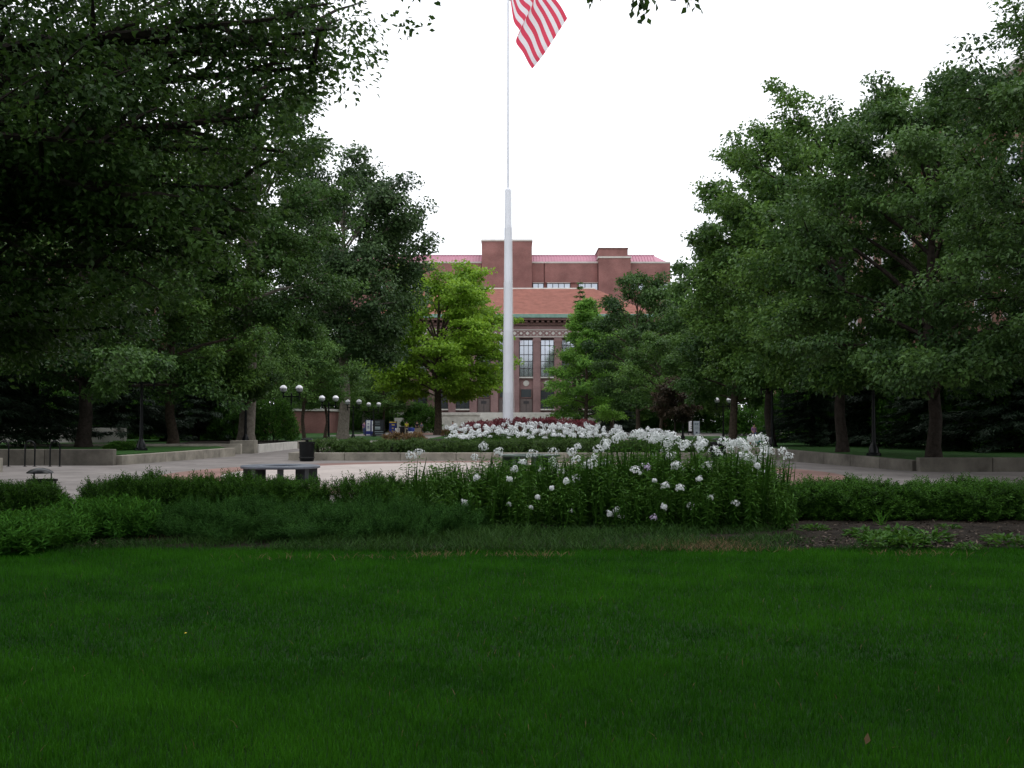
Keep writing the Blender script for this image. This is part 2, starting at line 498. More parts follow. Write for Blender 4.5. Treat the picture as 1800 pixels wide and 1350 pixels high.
wall('dark concrete wall along the bottom of the right trees', (13.2,35.2), (32,35.2), 0.46, 0.46, m='wall_shade')
wall('sloping concrete wall running back under the right trees', (13.25,35.45), (11.25,45.2), 0.36, 0.48, bl=2.0, m='wall_shade')
wall('far part of the right concrete wall beside the bin', (11.2,45.3), (10.5,56), 0.48, 0.44, bl=2.5)
wall('pale stone garden wall behind the left spruce', (-40,63), (-22.5,63), 1.30, 1.24, 0.4, 3.0, 'walll')

# ------------------------------------------------------------------ library
def library():
    D = 165.0
    o = thing('library_building', 'brick library with tall windows and orange tiled roof behind the flagpole', 'building', (0, D, 0))
    P = lambda mb, name, m, par=o: mb.build(name, M[m], par)
    cx, pitch, n = -1.07, 3.24, 6
    xl, xr = cx-(n+.5)*pitch-0.6, cx+(n+.5)*pitch+0.6
    P(MB().box(xl, xr, 0.5, 26, 0, 17.2), 'wall', 'brick')
    P(MB().box(xl-.12, xr+.12, -0.22, 0.49, 0, 2.95), 'plinth', 'stone')
    for k in range(-n, n+2):
        x = cx+(k-.5)*pitch
        mb = MB().box(x-.56, x+.56, -0.1, 0.497, 2.955, 14.35)
        mb.box(x-.66, x+.66, -0.16, 0.494, 13.75, 14.1)
        P(mb, 'pilaster', 'brick')
    bw = pitch-1.13-0.05
    def window(x, z0, z1, cols, rows, sillm='stone', gl='glass'):
        f = MB(); t = 0.09
        f.box(x-bw/2, x-bw/2+t, 0.22, 0.46, z0, z1); f.box(x+bw/2-t, x+bw/2, 0.22, 0.46, z0, z1)
        f.box(x-bw/2+t, x+bw/2-t, 0.22, 0.46, z1-t, z1); f.box(x-bw/2+t, x+bw/2-t, 0.22, 0.46, z0, z0+t)
        wn = P(f, 'window', 'frame')
        b = MB()
        for i in range(1, cols):
            xx = x-bw/2+bw*i/cols; b.box(xx-.04, xx+.04, 0.26, 0.44, z0+t, z1-t)
        for zz in rows: b.box(x-bw/2+t, x+bw/2-t, 0.27, 0.43, zz-.045, zz+.045)
        P(b, 'window_bars', 'frame', wn)
        P(MB().box(x-bw/2+t, x+bw/2-t, 0.36, 0.42, z0+t, z1-t), 'glass', gl, wn)
        P(MB().box(x-bw/2-.06, x+bw/2+.06, -0.02, 0.47, z0-.20, z0-.003), 'sill', sillm, wn)
    for k in range(-n, n+1):
        x = cx+k*pitch
        window(x, 8.4, 14.1, 3, [9.7, 10.75, 11.8, 13.2])
        if k == 0:
            P(MB().box(x-.5, x+.5, 0.38, 0.497, 6.8, 7.9), 'plaque', 'stone')
        else:
            md = MB()
            for q in ((.46, 0.40), (.40, 0.34), (.22, 0.30)):
                pts = [(x+q[0]*math.cos(2*PI*i/20), 7.42+q[0]*math.sin(2*PI*i/20)) for i in range(20)]
                vs = [(p[0], q[1], p[1]) for p in pts]+[(p[0], 0.497, p[1]) for p in pts]
                md.add(vs, [list(range(20))[::-1], list(range(20, 40))]+[(i, (i+1) % 20, 20+(i+1) % 20, 20+i) for i in range(20)])
            P(md, 'medallion', 'stone')
        if abs(k) <= 1:
            d = P(MB().box(x-bw/2+.12, x+bw/2-.12, 0.32, 0.47, 2.1, 5.05), 'door', 'doorm')
            P(MB().box(x-.035, x+.035, 0.29, 0.318, 2.1, 5.0), 'door_joint', 'frame', d)
            P(MB().box(x-.4, x+.4, 0.28, 0.318, 4.3, 4.7), 'lantern', 'frame', d)
            t = P(MB().box(x-bw/2+.12, x+bw/2-.12, 0.30, 0.46, 5.15, 5.27).box(x-bw/2+.12, x-bw/2+.24, 0.30, 0.46, 5.27, 6.5).box(x+bw/2-.24, x+bw/2-.12, 0.30, 0.46, 5.27, 6.5), 'transom', 'darkstone')
            P(MB().box(x-bw/2+.24, x+bw/2-.24, 0.40, 0.45, 5.27, 6.5), 'glass', 'glassd', t)
        else:
            window(x, 3.5, 6.35, 3, [5.55], gl='glassd')
    P(MB().box(xl, xr, -0.12, 0.49, 14.355, 16.3), 'frieze', 'brick')
    lz = MB(); k = 0; x = xl+.6
    while x < xr-.5:
        r = .30 if k % 2 else .24; q = [(x-r, 15.05), (x, 15.05-r), (x+r, 15.05), (x, 15.05+r)]
        lz.add([(a, -0.17, b) for a, b in q]+[(a, -0.122, b) for a, b in q], [(0,1,2,3), (7,6,5,4)]+[(i, 4+i, 4+(i+1) % 4, (i+1) % 4) for i in range(4)])
        for s in (-1, 1):
            for z in (14.78, 15.32): lz.box(x+s*.42-.055, x+s*.42+.055, -0.16, -0.122, z-.055, z+.055)
        k += 1; x += 0.98
    for z in (14.52, 15.58): lz.box(xl, xr, -0.155, -0.122, z-.06, z+.06)
    tag(P(lz, 'lozenge_frieze', 'stone'), kind='stuff')
    P(MB().box(xl-.3, xr+.3, -0.55, 0.49, 16.305, 16.65).box(xl-.9, xr+.9, -1.2, 0.49, 17.0, 17.35), 'cornice', 'darkstone')
    dn = MB(); x = xl-.5
    while x < xr+.5:
        dn.box(x, x+.42, -0.95, 0.4, 16.655, 16.995); x += 0.84
    tag(P(dn, 'modillions', 'darkstone'), kind='stuff')
    P(MB().box(xl-1.0, xr+1.0, -1.35, 0.6, 17.355, 17.9), 'gutter', 'copper')
    e0, e1, ey = xl-1.0, xr+1.0, -1.3
    rf = MB()
    rf.add([(e0,ey,17.91), (e1,ey,17.91), (e1,26,17.91), (e0,26,17.91), (e0+8.5,12.5,23.4), (e1-8.0,12.5,23.4)],
           [(0,1,5,4), (1,2,5), (2,3,4,5), (3,0,4), (3,2,1,0)])
    rp = P(rf, 'roof', 'tile')
    cs = MB()
    sl = (23.4-17.91)/(12.5-ey)
    for i in range(1, 46):                      # visible tile courses as fine raised edges
        f = i/46; y = ey+(12.5-ey)*f; a = e0+8.5*f; b = e1-8.0*f
        z = 17.91+sl*(y-ey)
        cs.add([(a, y, z+.004), (b, y, z+.004), (b, y-.02, z+.06), (a, y-.02, z+.06), (b, y+.28, z+.118), (a, y+.28, z+.118)], [(0,1,2,3), (3,2,4,5)])
    tag(cs.build('tile_courses', M['tile'], rp), kind='stuff')
    P(MB().tube([(e0+8.4,12.5,23.42), (e1-7.9,12.5,23.42)], 0.16, 8), 'ridge', 'stone', rp)
library()

def stacks():
    D = 200.0
    o = thing('stacks_building', 'tall red brick block with rose metal roof above the library', 'building', (0, D, 0))
    P = lambda mb, name, m, par=o: mb.build(name, M[m], par)
    P(MB().box(-32, 29.5, 0.4, 34, 0, 31.0), 'wall', 'brick2')
    for i, (a, b) in enumerate(((-31.9,-5.7), (3.75,5.9), (6.1,15.9), (22,29.4))):
        P(MB().box(a, b, 0, 0.39, 27.35, 30.95), 'wall_panel', 'brick2')
        P(MB().box(a-.05, b+.05, -0.08, 0.6, 30.955, 31.25), 'coping', 'stone')
    def tower(x0, x1, y0, z, z2=None, x1b=None):
        t = P(MB().box(x0, x1, y0, 8, 0, z), 'stair_tower', 'brick2')
        P(MB().box(x0-.12, x1+.12, y0-.12, 8.1, z+.003, z+.32), 'coping', 'stone', t)
        if z2:
            P(MB().box(x0+.06, x1b, y0+.3, 8, z+.323, z2), 'upper_block', 'brick2', t)
            P(MB().box(x0-.05, x1b+.1, y0+.2, 8.1, z2+.003, z2+.22), 'upper_coping', 'darkstone', t)
    tower(-5.58, 3.68, -1.6, 34.8)
    tower(16.0, 21.9, -1.4, 31.7, 33.45, 21.4)
    rf = MB()
    rf.add([(-32,.7,31.1), (29.3,.7,31.1), (26.9,4.2,33.0), (-32,4.2,33.0), (29.3,30,31.1), (-32,30,31.1), (26.9,26,33.0), (-32,26,33.0)],
           [(0,1,2,3), (1,4,6,2), (4,5,7,6), (5,0,3,7), (3,2,6,7), (0,5,4,1)])
    r = P(rf, 'metal_roof', 'pinkroof')
    sm = MB(); x = -31.6
    while x < 27:
        sm.add([(x-.035,.69,31.12), (x+.035,.69,31.12), (x+.035,4.18,33.02), (x-.035,4.18,33.02), (x-.035,.66,31.24), (x+.035,.66,31.24), (x+.035,4.15,33.14), (x-.035,4.15,33.14)],
               [(4,5,6,7), (0,1,5,4), (1,2,6,5), (3,0,4,7), (2,3,7,6), (0,3,2,1)])
        x += 0.55
    tag(P(sm, 'roof_seams', 'pinkroof', r), kind='stuff')
    P(MB().box(-32, 27, 4.1, 4.4, 33.005, 33.14), 'ridge_cap', 'pinkroof', r)
    for a, b, c in ((-30,-24,4), (-22,-14,5), (-12,-6.2,4), (3.9,5.85,2), (6.5,10.8,4), (12.4,15.9,3), (22.2,24.9,2), (26,29,3)):
        wn = P(MB().box(a, b, 0.1, 0.39, 25.95, 26.05).box(a, b, 0.1, 0.39, 27.15, 27.25), 'window', 'frame')
        P(MB().box(a, b, 0.25, 0.38, 26.053, 27.147), 'glass', 'glass', wn)
        bb = MB()
        for i in range(c+1):
            x = a+(b-a)*i/c; bb.box(x-.06, x+.06, 0.12, 0.24, 26.053, 27.147)
        P(bb, 'mullions', 'frame', wn)
        P(MB().box(a-.05, b+.05, -0.05, 0.385, 27.253, 27.345), 'lintel', 'stone', wn)
    for x, z0, h in ((24.4,33.0,3.0), (4.2,33.0,.9), (10.5,33.1,1.1), (14.2,33.1,.5), (-2,35.1,1.0)):
        P(MB().tube([(x,6,z0), (x,6,z0+h)], [.05,.02], 5), 'antenna', 'stone')
stacks()

def side_building(label, x0, sgn, y0, y1, H, rows, seed):
    """long brick wing, facade plane at x0 facing the quad (sgn = +1 faces +x)"""
    o = thing('side_building', label, 'building', (x0, y0, 0))
    P = lambda mb, name, m, par=o: mb.build(name, M[m], par)
    L_ = y1-y0
    def bx(a, b, c, d, e, f, mb=None):      # a..b = outward distance from the facade
        mb = mb or MB()
        lo, hi = sorted((sgn*a, sgn*b)); return mb.box(lo, hi, c, d, e, f)
    P(bx(-16, 0, 0, L_, 0, H), 'wall', 'brick3')
    P(bx(0.003, 0.3, -.2, L_+.2, 0, 1.6), 'plinth', 'stone')
    P(bx(0.003, 0.8, -.3, L_+.3, H-2.1, H-1.3), 'cornice', 'stone')
    P(bx(-16, 0.35, -.2, L_+.2, H+.003, H+.45), 'coping', 'stone')
    n = int(L_/3.6)
    for i in range(n):
        y = (i+.5)*L_/n
        for z0, h in rows:
            fr = MB()
            bx(0.003, .14, y-.85, y-.73, z0, z0+h, fr); bx(0.003, .14, y+.73, y+.85, z0, z0+h, fr)
            bx(0.003, .14, y-.73, y+.73, z0+h-.13, z0+h, fr); bx(0.003, .14, y-.73, y+.73, z0, z0+.13, fr)
            bx(0.003, .12, y-.05, y+.05, z0+.13, z0+h-.13, fr); bx(0.003, .11, y-.73, y-.05, z0+h*.55, z0+h*.55+.08, fr); bx(0.003, .11, y+.05, y+.73, z0+h*.55, z0+h*.55+.08, fr)
            wn = P(fr, 'window', 'white')
            P(bx(0.003, .06, y-.73, y+.73, z0+.13, z0+h-.13), 'glass', 'glass', wn)
            P(bx(0.003, .22, y-1.0, y+1.0, z0-.2, z0-.004), 'sill', 'stone', wn)
side_building('brick hall with white window frames behind the right trees', 25.5, -1, 38, 108, 19.3, ((2.6,2.6), (7.2,2.8), (12.0,3.8)), 1)
side_building('dim brick hall hidden behind the left trees', -38, 1, 48, 125, 16.5, ((2.6,2.6), (7.0,2.8), (11.0,2.8)), 2)

# low red brick wing far left between the trunks
o = thing('brick_annex', 'low red brick annex with white band seen between left trunks', 'building', (-34, 146, 0))
MB().box(-11, 9, 0, 10, 0, 3.0).build('wall', M['brick2'], o)
MB().box(-11.2, 9.2, -.2, 10.2, 3.003, 3.3).build('coping', M['stone'], o)
MB().box(-9, 4, -.3, -.003, 1.0, 1.25).build('ledge', M['white'], o)
for x in (-7,1):
    wn = MB().box(x-.8, x+.8, -.12, -.003, 1.5, 2.6).build('window', M['frame'], o)
    MB().box(x-.7, x+.7, -.15, -.123, 1.6, 2.5).build('glass', M['glassd'], wn)

# terrace and steps before the library
o = thing('library_terrace', 'pale stone terrace and steps below the library doors', 'terrace', (0, 152, 0))
MB().box(-17, 19, 4.5, 13, 0, 2.1).build('terrace_block', M['stone'], o)
for x0, x1 in ((-14.2,-10.4), (2.2,6.0), (6.4,18)):
    MB().box(x0, x1, 3.6, 4.49, 0, 2.75).build('parapet', M['walll'], o)
MB().box(-10.35, -4.6, 2.0, 3.0, 0, 2.45).box(-10.45, -4.5, 1.9, 3.1, 2.453, 2.75).build('parapet', M['walll'], o)
for k in range(12):
    MB().box(-4.4, 2.1, 0.5+k*.33, 4.48, k*.175+.003, (k+1)*.175).build('step', M['stone'], o)
# ------------------------------------------------------------------ trees
PROFILES = {
    'oval':  lambda t: math.sin(PI*(0.14+0.80*t))**0.75,
    'round': lambda t: math.sin(PI*(0.10+0.84*t))**0.55,
    'cone':  lambda t: max(0.08, (1-t)**0.75)*min(1, 0.55+3*t),
    'vase':  lambda t: math.sin(PI*(0.10+0.72*t))**0.9,
    'low':   lambda t: math.sin(PI*(0.30+0.66*t))**0.8,
}
def tree(name, label, pos, H, z0, R, tr, lm, bm, seed, N=20000, leaf=(0.17,0.085), shape='oval', nl=24, nsub=6,
         sig=0.42, flat=0.5, droop=0.35, rise=(5,62), lean=(0,0), group=None, extra=(), clump_n=2, aspect=1.0):
    """pos = base point; H, z0 = top and bottom of the crown above the base; R = crown radius"""
    rng = np.random.default_rng(seed)
    o = thing(name, label, 'tree', pos, 0, group)
    prof = PROFILES[shape]
    tk = MB()
    tz = [-0.15, 0.02*H+0.12, z0*0.55, z0+(H-z0)*0.2, z0+(H-z0)*0.5, z0+(H-z0)*0.86]
    wob = 0.018*H
    tp = [Vector((lean[0]*z/H+(rng.normal(0, wob*0.35) if i > 1 else 0), lean[1]*z/H+(rng.normal(0, wob*0.35) if i > 1 else 0), z)) for i, z in enumerate(tz)]
    tk.tube(tp, [tr*1.45, tr*1.06, tr*0.92, tr*0.72, tr*0.42, tr*0.08], 10)
    def trunk_at(z):
        for a, b in zip(tp, tp[1:]):
            if z <= b.z: return a.lerp(b, (z-a.z)/max(b.z-a.z, 1e-6))
        return tp[-1].copy()
    centres = []; lt = []
    ends = [Vector(e)-Vector(pos) for e in extra]
    for i in range(nl+len(ends)):
        if i < nl:
            t = (i+0.5)/nl
            zt = z0+(H-z0)*(0.02+0.90*t)           # height the limb's tip aims at
            r = R*prof(t)*rng.uniform(0.78, 1.08)
            az = i*2.39996+rng.normal(0, 0.35)
            el = math.radians(rise[0]+(rise[1]-rise[0])*t)
            zs = max(z0*0.72, zt-r*math.tan(el)*0.8)
            base = trunk_at(min(zs, tp[-1].z*0.97))
            tip = Vector((base.x+math.cos(az)*r, base.y+math.sin(az)*r*aspect, zt))
        else:
            e = ends[i-nl]; base = trunk_at(e.z*0.8); tip = e; r = (tip-base).length
        mid = base.lerp(tip, 0.5)+Vector((0, 0, 0.10*r))+Vector(rng.normal(0, 0.05*r, 3))
        br = max(0.018, min(tr*0.42, 0.018*r+0.02))
        tk.tube([base, base.lerp(mid, .55)+Vector((0, 0, 0.02*r)), mid, mid.lerp(tip, .55), tip], [br, br*.8, br*.6, br*.35, br*.12], 5)
        ltint = rng.normal(0, .13); n0 = len(centres)
        for j in range(nsub):
            s = 0.30+0.70*(j+rng.uniform(0.2, 0.9))/nsub
            p0 = base.lerp(mid, s*2) if s < .5 else mid.lerp(tip, s*2-1)
            ang = rng.uniform(-1.25, 1.25)
            d = (tip-base); d.z *= 0.35
            if d.length < 1e-3: d = Vector((1, 0, 0))
            d = Matrix.Rotation(ang, 3, 'Z') @ d.normalized()
            ln = min(r, R*.8 if i < nl else 2.2)*rng.uniform(0.20, 0.42)*(1.15-0.4*s)+0.25
            p1 = p0+d*ln+Vector((0, 0, ln*rng.uniform(-0.55, 0.75)))
            tk.tube([p0, p0.lerp(p1, .6)+Vector((0, 0, .05*ln)), p1], [br*.35, br*.22, br*.06], 3)
            for q in range(clump_n):
                f = (q+1)/clump_n
                centres.append(tuple(p0.lerp(p1, f)+Vector(rng.normal(0, 0.04*min(r, R), 3))))
        centres.append(tuple(tip)); lt += [ltint]*(len(centres)-n0)
    tk.build('trunk', bm, o, smooth=True)
    C = np.array(centres); K = len(C)
    m = max(4, N//K)
    wgt = rng.uniform(0.55, 1.45, K)
    cnt = np.maximum(3, (m*wgt).astype(int))
    idx = np.repeat(np.arange(K), cnt); n = len(idx)
    sg = sig*rng.uniform(0.7, 1.3, K)[idx, None]
    off = norm(rng.normal(0, 1, (n, 3)))*(rng.uniform(0, 1, (n, 1))**0.42)*1.75*sg*np.array([1, 1, flat])
    P = C[idx]+off
    ax = np.array([tp[3].x, tp[3].y, 0])
    outw = norm((P-ax)*np.array([1, 1, 0])+1e-6)
    d = outw*0.35+norm(off*np.array([1, 1, .3]))*0.55+rng.normal(0, 0.6, (n, 3))+np.array([0, 0, -droop])
    nr = np.array([0, 0, 1.0])+rng.normal(0, 0.62, (n, 3))+outw*0.35+norm(off)*0.5
    sz = rng.uniform(0.7, 1.25, n)
    co, tri = leaves(P, d, nr, leaf[0]*sz, leaf[1]*sz)
    ct = (rng.normal(0, 0.15, K)+np.array(lt))[idx]
    ti = np.clip(0.45+ct+rng.normal(0, 0.18, n), 0, 1)
    link('crown', npmesh('crown', co, tri, lm, np.repeat(ti, 4)), o)
    return o

def conifer(name, label, pos, H, z0, R, tr, lm, bm, seed, N=14000, group=None, power=0.8, leaf=(0.22,0.05)):
    rng = np.random.default_rng(seed)
    o = thing(name, label, 'tree', pos, 0, group)
    tk = MB().tube([(0,0,-.15), (0,0,H*.5), (0,0,H)], [tr*1.2, tr*.6, .015], 8)
    P0, P1 = [], []
    z = z0; step = max(0.22, H/34)
    while z < H*.985:
        t = (z-z0)/(H-z0); nb = 8 if t < .7 else 6
        for k in range(nb):
            a = rng.uniform(0, 2*PI); r = max(0.12, R*(1-t)**power*rng.uniform(.65, 1.12))
            p0 = np.array([0, 0, z]); p1 = np.array([math.cos(a)*r, math.sin(a)*r, z-r*rng.uniform(.05, .32)])
            P0.append(p0); P1.append(p1)
            if k % 2 == 0: tk.tube([p0, p1], [.03, .008], 3)
        z += step
    tk.build('trunk', bm, o, smooth=True)
    P0, P1 = np.array(P0), np.array(P1)
    ln = np.linalg.norm(P1-P0, axis=1)
    pr = ln/ln.sum()
    idx = rng.choice(len(P0), N, p=pr)
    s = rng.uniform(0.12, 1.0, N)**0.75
    base = P0[idx]+(P1-P0)[idx]*s[:, None]
    ax = norm((P1-P0)[idx])
    side = np.cross(ax, [0, 0, 1.0])
    wd = (ln[idx]*0.26*(1.05-s)+0.04)[:, None]
    base = base+side*rng.uniform(-1, 1, (N, 1))*wd+rng.normal(0, .05, (N, 3))
    d = ax*0.8+side*rng.normal(0, .6, (N, 1))+rng.normal(0, .25, (N, 3))+np.array([0, 0, -.25])
    nr = np.array([0, 0, 1.0])+rng.normal(0, .5, (N, 3))
    sz = rng.uniform(.7, 1.3, N)
    co, tri = leaves(base, d, nr, leaf[0]*sz, leaf[1]*sz)
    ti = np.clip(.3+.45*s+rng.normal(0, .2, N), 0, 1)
    link('crown', npmesh('crown', co, tri, lm, np.repeat(ti, 4)), o)
    return o

def dup(o, label, pos, rz=0.0, sc=(1,1,1), group=None):
    c = copy_tree(o)
    c.location = pos; c.rotation_euler = (0, 0, rz); c.scale = sc
    if label: c['label'] = label
    if group: c['group'] = group
    return c

# --- near canopy
tree('overhanging_tree', 'large near tree whose dark leaves overhang the upper left corner', (-11.0, 16.0, 0), 17.0, 4.2, 8.3, 0.36, L['near'], M['barkd'], 11,
     N=135000, leaf=(0.105,0.062), shape='round', nl=40, nsub=8, sig=0.25, flat=0.75, droop=0.30, clump_n=4,
     extra=[at(590,40,15.5), at(560,110,15.5), at(540,60,16), at(480,170,15.5), at(530,90,17), at(450,330,16), at(490,260,17.5), at(410,370,16), at(320,400,15), at(240,350,14.5), at(450,200,15), at(520,20,14.5), at(120,300,15), at(40,380,16), at(200,250,14), at(60,500,15.5), at(150,540,16.5), at(230,470,15.5), at(330,450,16.5), at(20,580,17), at(400,410,16), at(190,580,17.5)])
tree('shade_tree', 'tree overhead whose lowest leaves hang into the top edge of the picture', (5.0, -4.0, 0), 16, 7.4, 8.0, 0.34, L['near'], M['barkd'], 12,
     N=26000, leaf=(0.15,0.10), shape='round', nl=24, nsub=6, sig=0.5, flat=0.5, droop=0.8)
# the few hanging twigs of that canopy in view
def hanging_twig(label, pts, n, seed):
    rng = np.random.default_rng(seed)
    a = [np.array(p) for p in pts]
    o = thing('hanging_twig', label, 'branch', tuple(a[0]))
    MB().tube([Vector(p-a[0]) for p in a], [.014, .009, .004][:len(a)] if len(a) < 4 else .007, 4).build('twig', M['barkd'], o)
    k = rng.uniform(0.35, 1, n)*(len(a)-1)
    i = np.minimum(k.astype(int), len(a)-2); f = (k-i)[:, None]
    A = np.array(a)
    P = A[i]*(1-f)+A[i+1]*f+rng.normal(0, .06, (n, 3))-a[0]
    d = rng.normal(0, .55, (n, 3))+np.array([0, 0, -.9])
    nr = np.array([0, -0.6, 0.5])+rng.normal(0, .5, (n, 3))
    sz = rng.uniform(.8, 1.2, n)
    co, tri = leaves(P, d, nr, 0.105*sz, 0.066*sz, .1)
    link('leaves', npmesh('leaves', co, tri, L['near'], np.repeat(np.clip(rng.normal(.35, .2, n), 0, 1), 4)), o)['kind'] = 'stuff'
hanging_twig('hanging leaf cluster right of the flag, largest of three', [at(1100,-190,11.5), at(1110,-60,12.6), at(1135,10,12.8)], 70, 1)
hanging_twig('small leaf cluster at the top edge nearest the flag', [at(1020,-190,11.5), at(1036,-60,12.6), at(1042,-4,12.8)], 26, 2)
hanging_twig('hanging leaf cluster at the top edge farthest from the flag', [at(1230,-190,11.5), at(1220,-60,12.6), at(1212,6,12.8)], 44, 3)

# --- left side
tree('oak_tree', 'dark oak standing on the raised lawn behind the long left wall', at(148,785,52)[:2]+(0.40,), 17.0, 2.7, 6.2, 0.33, L['oak'], M['barkd'], 21,
     N=70000, leaf=(0.20,0.125), shape='low', nl=40, nsub=5, sig=0.42, flat=.55, droop=0.28, extra=[at(250,650,43.5), at(215,655,44.5), at(285,640,44), at(180,640,46), at(100,630,46), at(40,600,46)])
tree('oak_tree', 'oak with low layered leaves between the two dark lamp posts', at(305,780,58)[:2]+(0.40,), 18.0, 2.8, 5.8, 0.27, L['oakl'], M['bark'], 22,
     N=60000, leaf=(0.22,0.135), shape='low', nl=38, nsub=5, sig=0.42, flat=.55, droop=0.28, extra=[at(420,660,58), at(445,670,59), at(400,640,57), at(350,650,54)])
tree('oak_tree', 'oak with broad pale trunk beside the square concrete pier', at(433,772,62)[:2]+(0.40,), 21.8, 5.9, 5.5, 0.46, L['oak'], M['barkl'], 23,
     N=60000, leaf=(0.22,0.14), shape='round', nl=38, nsub=5, sig=0.45, flat=.55, droop=0.30, lean=(0.6,0), extra=[at(420,676,60), at(455,678,60)])
tree('elm_tree', 'tall dark elm with bare grey trunk left of the yellow maple', at(603,770,100)[:2]+(0,), 27.0, 7.0, 7.6, 0.52, L['elm'], M['barkl'], 24,
     N=60000, leaf=(0.33,0.24), shape='round', nl=46, nsub=5, sig=0.75, flat=.65, droop=0.4, rise=(0,60))
tree('maple_tree', 'bright yellow green maple left of the flagpole', at(770,762,128)[:2]+(0,), 21.0, 4.0, 8.1, 0.45, L['maple'], M['bark'], 25,
     N=52000, leaf=(0.38,0.28), shape='round', nl=44, nsub=7, sig=0.70, flat=0.36, droop=0.25)
oa = tree('young_tree', 'mid green young oak behind the twin globe lamp', at(535,775,88)[:2]+(0,), 9.6, 3.1, 3.4, 0.16, L['mid'], M['bark'], 26,
     N=20000, leaf=(0.22,0.11), shape='low', nl=20, sig=0.42, droop=0.28)
dup(oa, 'small oak with pale blue green leaves left of the elm trunk', at(572,775,107)[:2]+(0,), 2.0, (1.0,1.0,0.9))
dup(oa, 'small oak filling the gap under the elm crown', at(675,772,145)[:2]+(0,), 4.0, (1.1,1.1,0.95))
dup(oa, 'small leafy oak close behind the pale trunk', at(463,776,79)[:2]+(0,), 5.1, (0.8,0.8,0.95))

# --- right side
tree('ginkgo_tree', 'feathery light green tree right of the library door', at(1030,760,122)[:2]+(0,), 16.4, 1.6, 5.0, 0.25, L['light'], M['bark'], 31,
     N=26000, leaf=(0.34,0.15), shape='cone', nl=32, nsub=6, sig=0.50, flat=0.4, droop=0.2, rise=(-5,55))
tree('linden_tree', 'dull green tree between the light green tree and the tall oaks', at(1120,765,108)[:2]+(0,), 17.8, 2.2, 4.7, 0.24, L['oak'], M['bark'], 32,
     N=26000, leaf=(0.30,0.17), shape='oval', nl=28, sig=0.52, droop=0.4)
dup(oa, 'low light green tree before the dull green linden', at(1160,772,92)[:2]+(0,), 1.0, (1.0,1.0,0.98))
dup(oa, 'small rounded tree behind the light green right tree', at(1075,765,128)[:2]+(0,), 3.3, (1.5,1.5,1.55))
tree('plum_tree', 'small dark red leaved tree among the green right trees', at(1186,775,88)[:2]+(0,), 5.2, 1.7, 1.4, 0.09, L['red'], M['barkd'], 33,
     N=8000, leaf=(0.20,0.12), shape='oval', nl=16, nsub=4, sig=0.30)
R4 = tree('oak_tree', 'oak at the inner end of the tall right row', at(1288,775,78)[:2]+(0,), 17.2, 2.7, 4.7, 0.30, L['oak'], M['bark'], 34,
     N=52000, leaf=(0.24,0.15), shape='oval', nl=40, nsub=5, flat=.55, sig=0.44, droop=0.28)
tree('oak_tree', 'oak with thin trunk beside the standing woman', at(1355,790,55)[:2]+(0.36,), 17.2, 3.0, 4.0, 0.22, L['oakl'], M['barkd'], 35,
     N=56000, leaf=(0.21,0.13), shape='oval', nl=38, nsub=5, flat=.55, sig=0.42, extra=[at(1357,660,50), at(1330,665,51), at(1385,655,50), at(1300,640,52)], droop=0.28)
tree('oak_tree', 'tall oak whose rounded top stands against the sky at right', at(1480,797,45)[:2]+(0.36,), 16.0, 2.8, 5.0, 0.23, L['oakl'], M['barkd'], 36,
     N=66000, leaf=(0.19,0.115), shape='round', nl=40, nsub=5, flat=.55, sig=0.40, extra=[at(1535,640,38), at(1510,650,39), at(1560,655,38), at(1450,650,40), at(1480,660,39), at(1400,560,39), at(1380,600,40)], droop=0.28)
tree('oak_tree', 'dark oak directly behind the lower right wall corner', at(1640,805,37.5)[:2]+(0.36,), 13.9, 2.4, 4.9, 0.24, L['oak'], M['barkd'], 37,
     N=66000, leaf=(0.175,0.105), shape='low', nl=38, nsub=5, flat=.55, sig=0.37, extra=[at(1560,640,33), at(1620,650,32), at(1680,660,31), at(1740,640,31)], droop=0.3)
tree('oak_tree', 'near oak reaching into the upper right corner', (16.6, 28.5, 0), 14.6, 3.2, 5.2, 0.27, L['oak'], M['barkd'], 38,
     N=70000, leaf=(0.145,0.085), shape='round', nl=34, nsub=7, flat=.45, sig=0.36, droop=0.3)

# --- conifers and dark understorey
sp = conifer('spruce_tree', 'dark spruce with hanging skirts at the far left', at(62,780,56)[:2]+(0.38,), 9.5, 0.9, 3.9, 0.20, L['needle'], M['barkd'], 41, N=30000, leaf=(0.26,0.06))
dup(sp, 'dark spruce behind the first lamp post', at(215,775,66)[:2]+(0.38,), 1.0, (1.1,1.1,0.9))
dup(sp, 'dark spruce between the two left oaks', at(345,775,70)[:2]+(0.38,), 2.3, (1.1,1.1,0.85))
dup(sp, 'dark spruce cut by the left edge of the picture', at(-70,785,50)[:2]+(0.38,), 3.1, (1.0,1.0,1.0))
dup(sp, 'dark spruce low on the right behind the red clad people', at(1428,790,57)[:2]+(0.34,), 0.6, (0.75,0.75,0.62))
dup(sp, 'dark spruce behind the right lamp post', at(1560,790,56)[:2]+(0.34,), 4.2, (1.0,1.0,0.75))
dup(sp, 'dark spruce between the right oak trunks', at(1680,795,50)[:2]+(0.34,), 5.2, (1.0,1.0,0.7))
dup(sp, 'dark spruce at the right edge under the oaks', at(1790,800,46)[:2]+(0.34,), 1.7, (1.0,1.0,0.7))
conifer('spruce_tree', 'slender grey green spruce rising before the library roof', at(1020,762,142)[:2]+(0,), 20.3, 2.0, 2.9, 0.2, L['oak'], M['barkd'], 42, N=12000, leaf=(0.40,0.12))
dup(sp, 'dark spruce under the linden crown on the right', at(1075,765,135)[:2]+(0,), 2.9, (1.0,1.0,0.8))

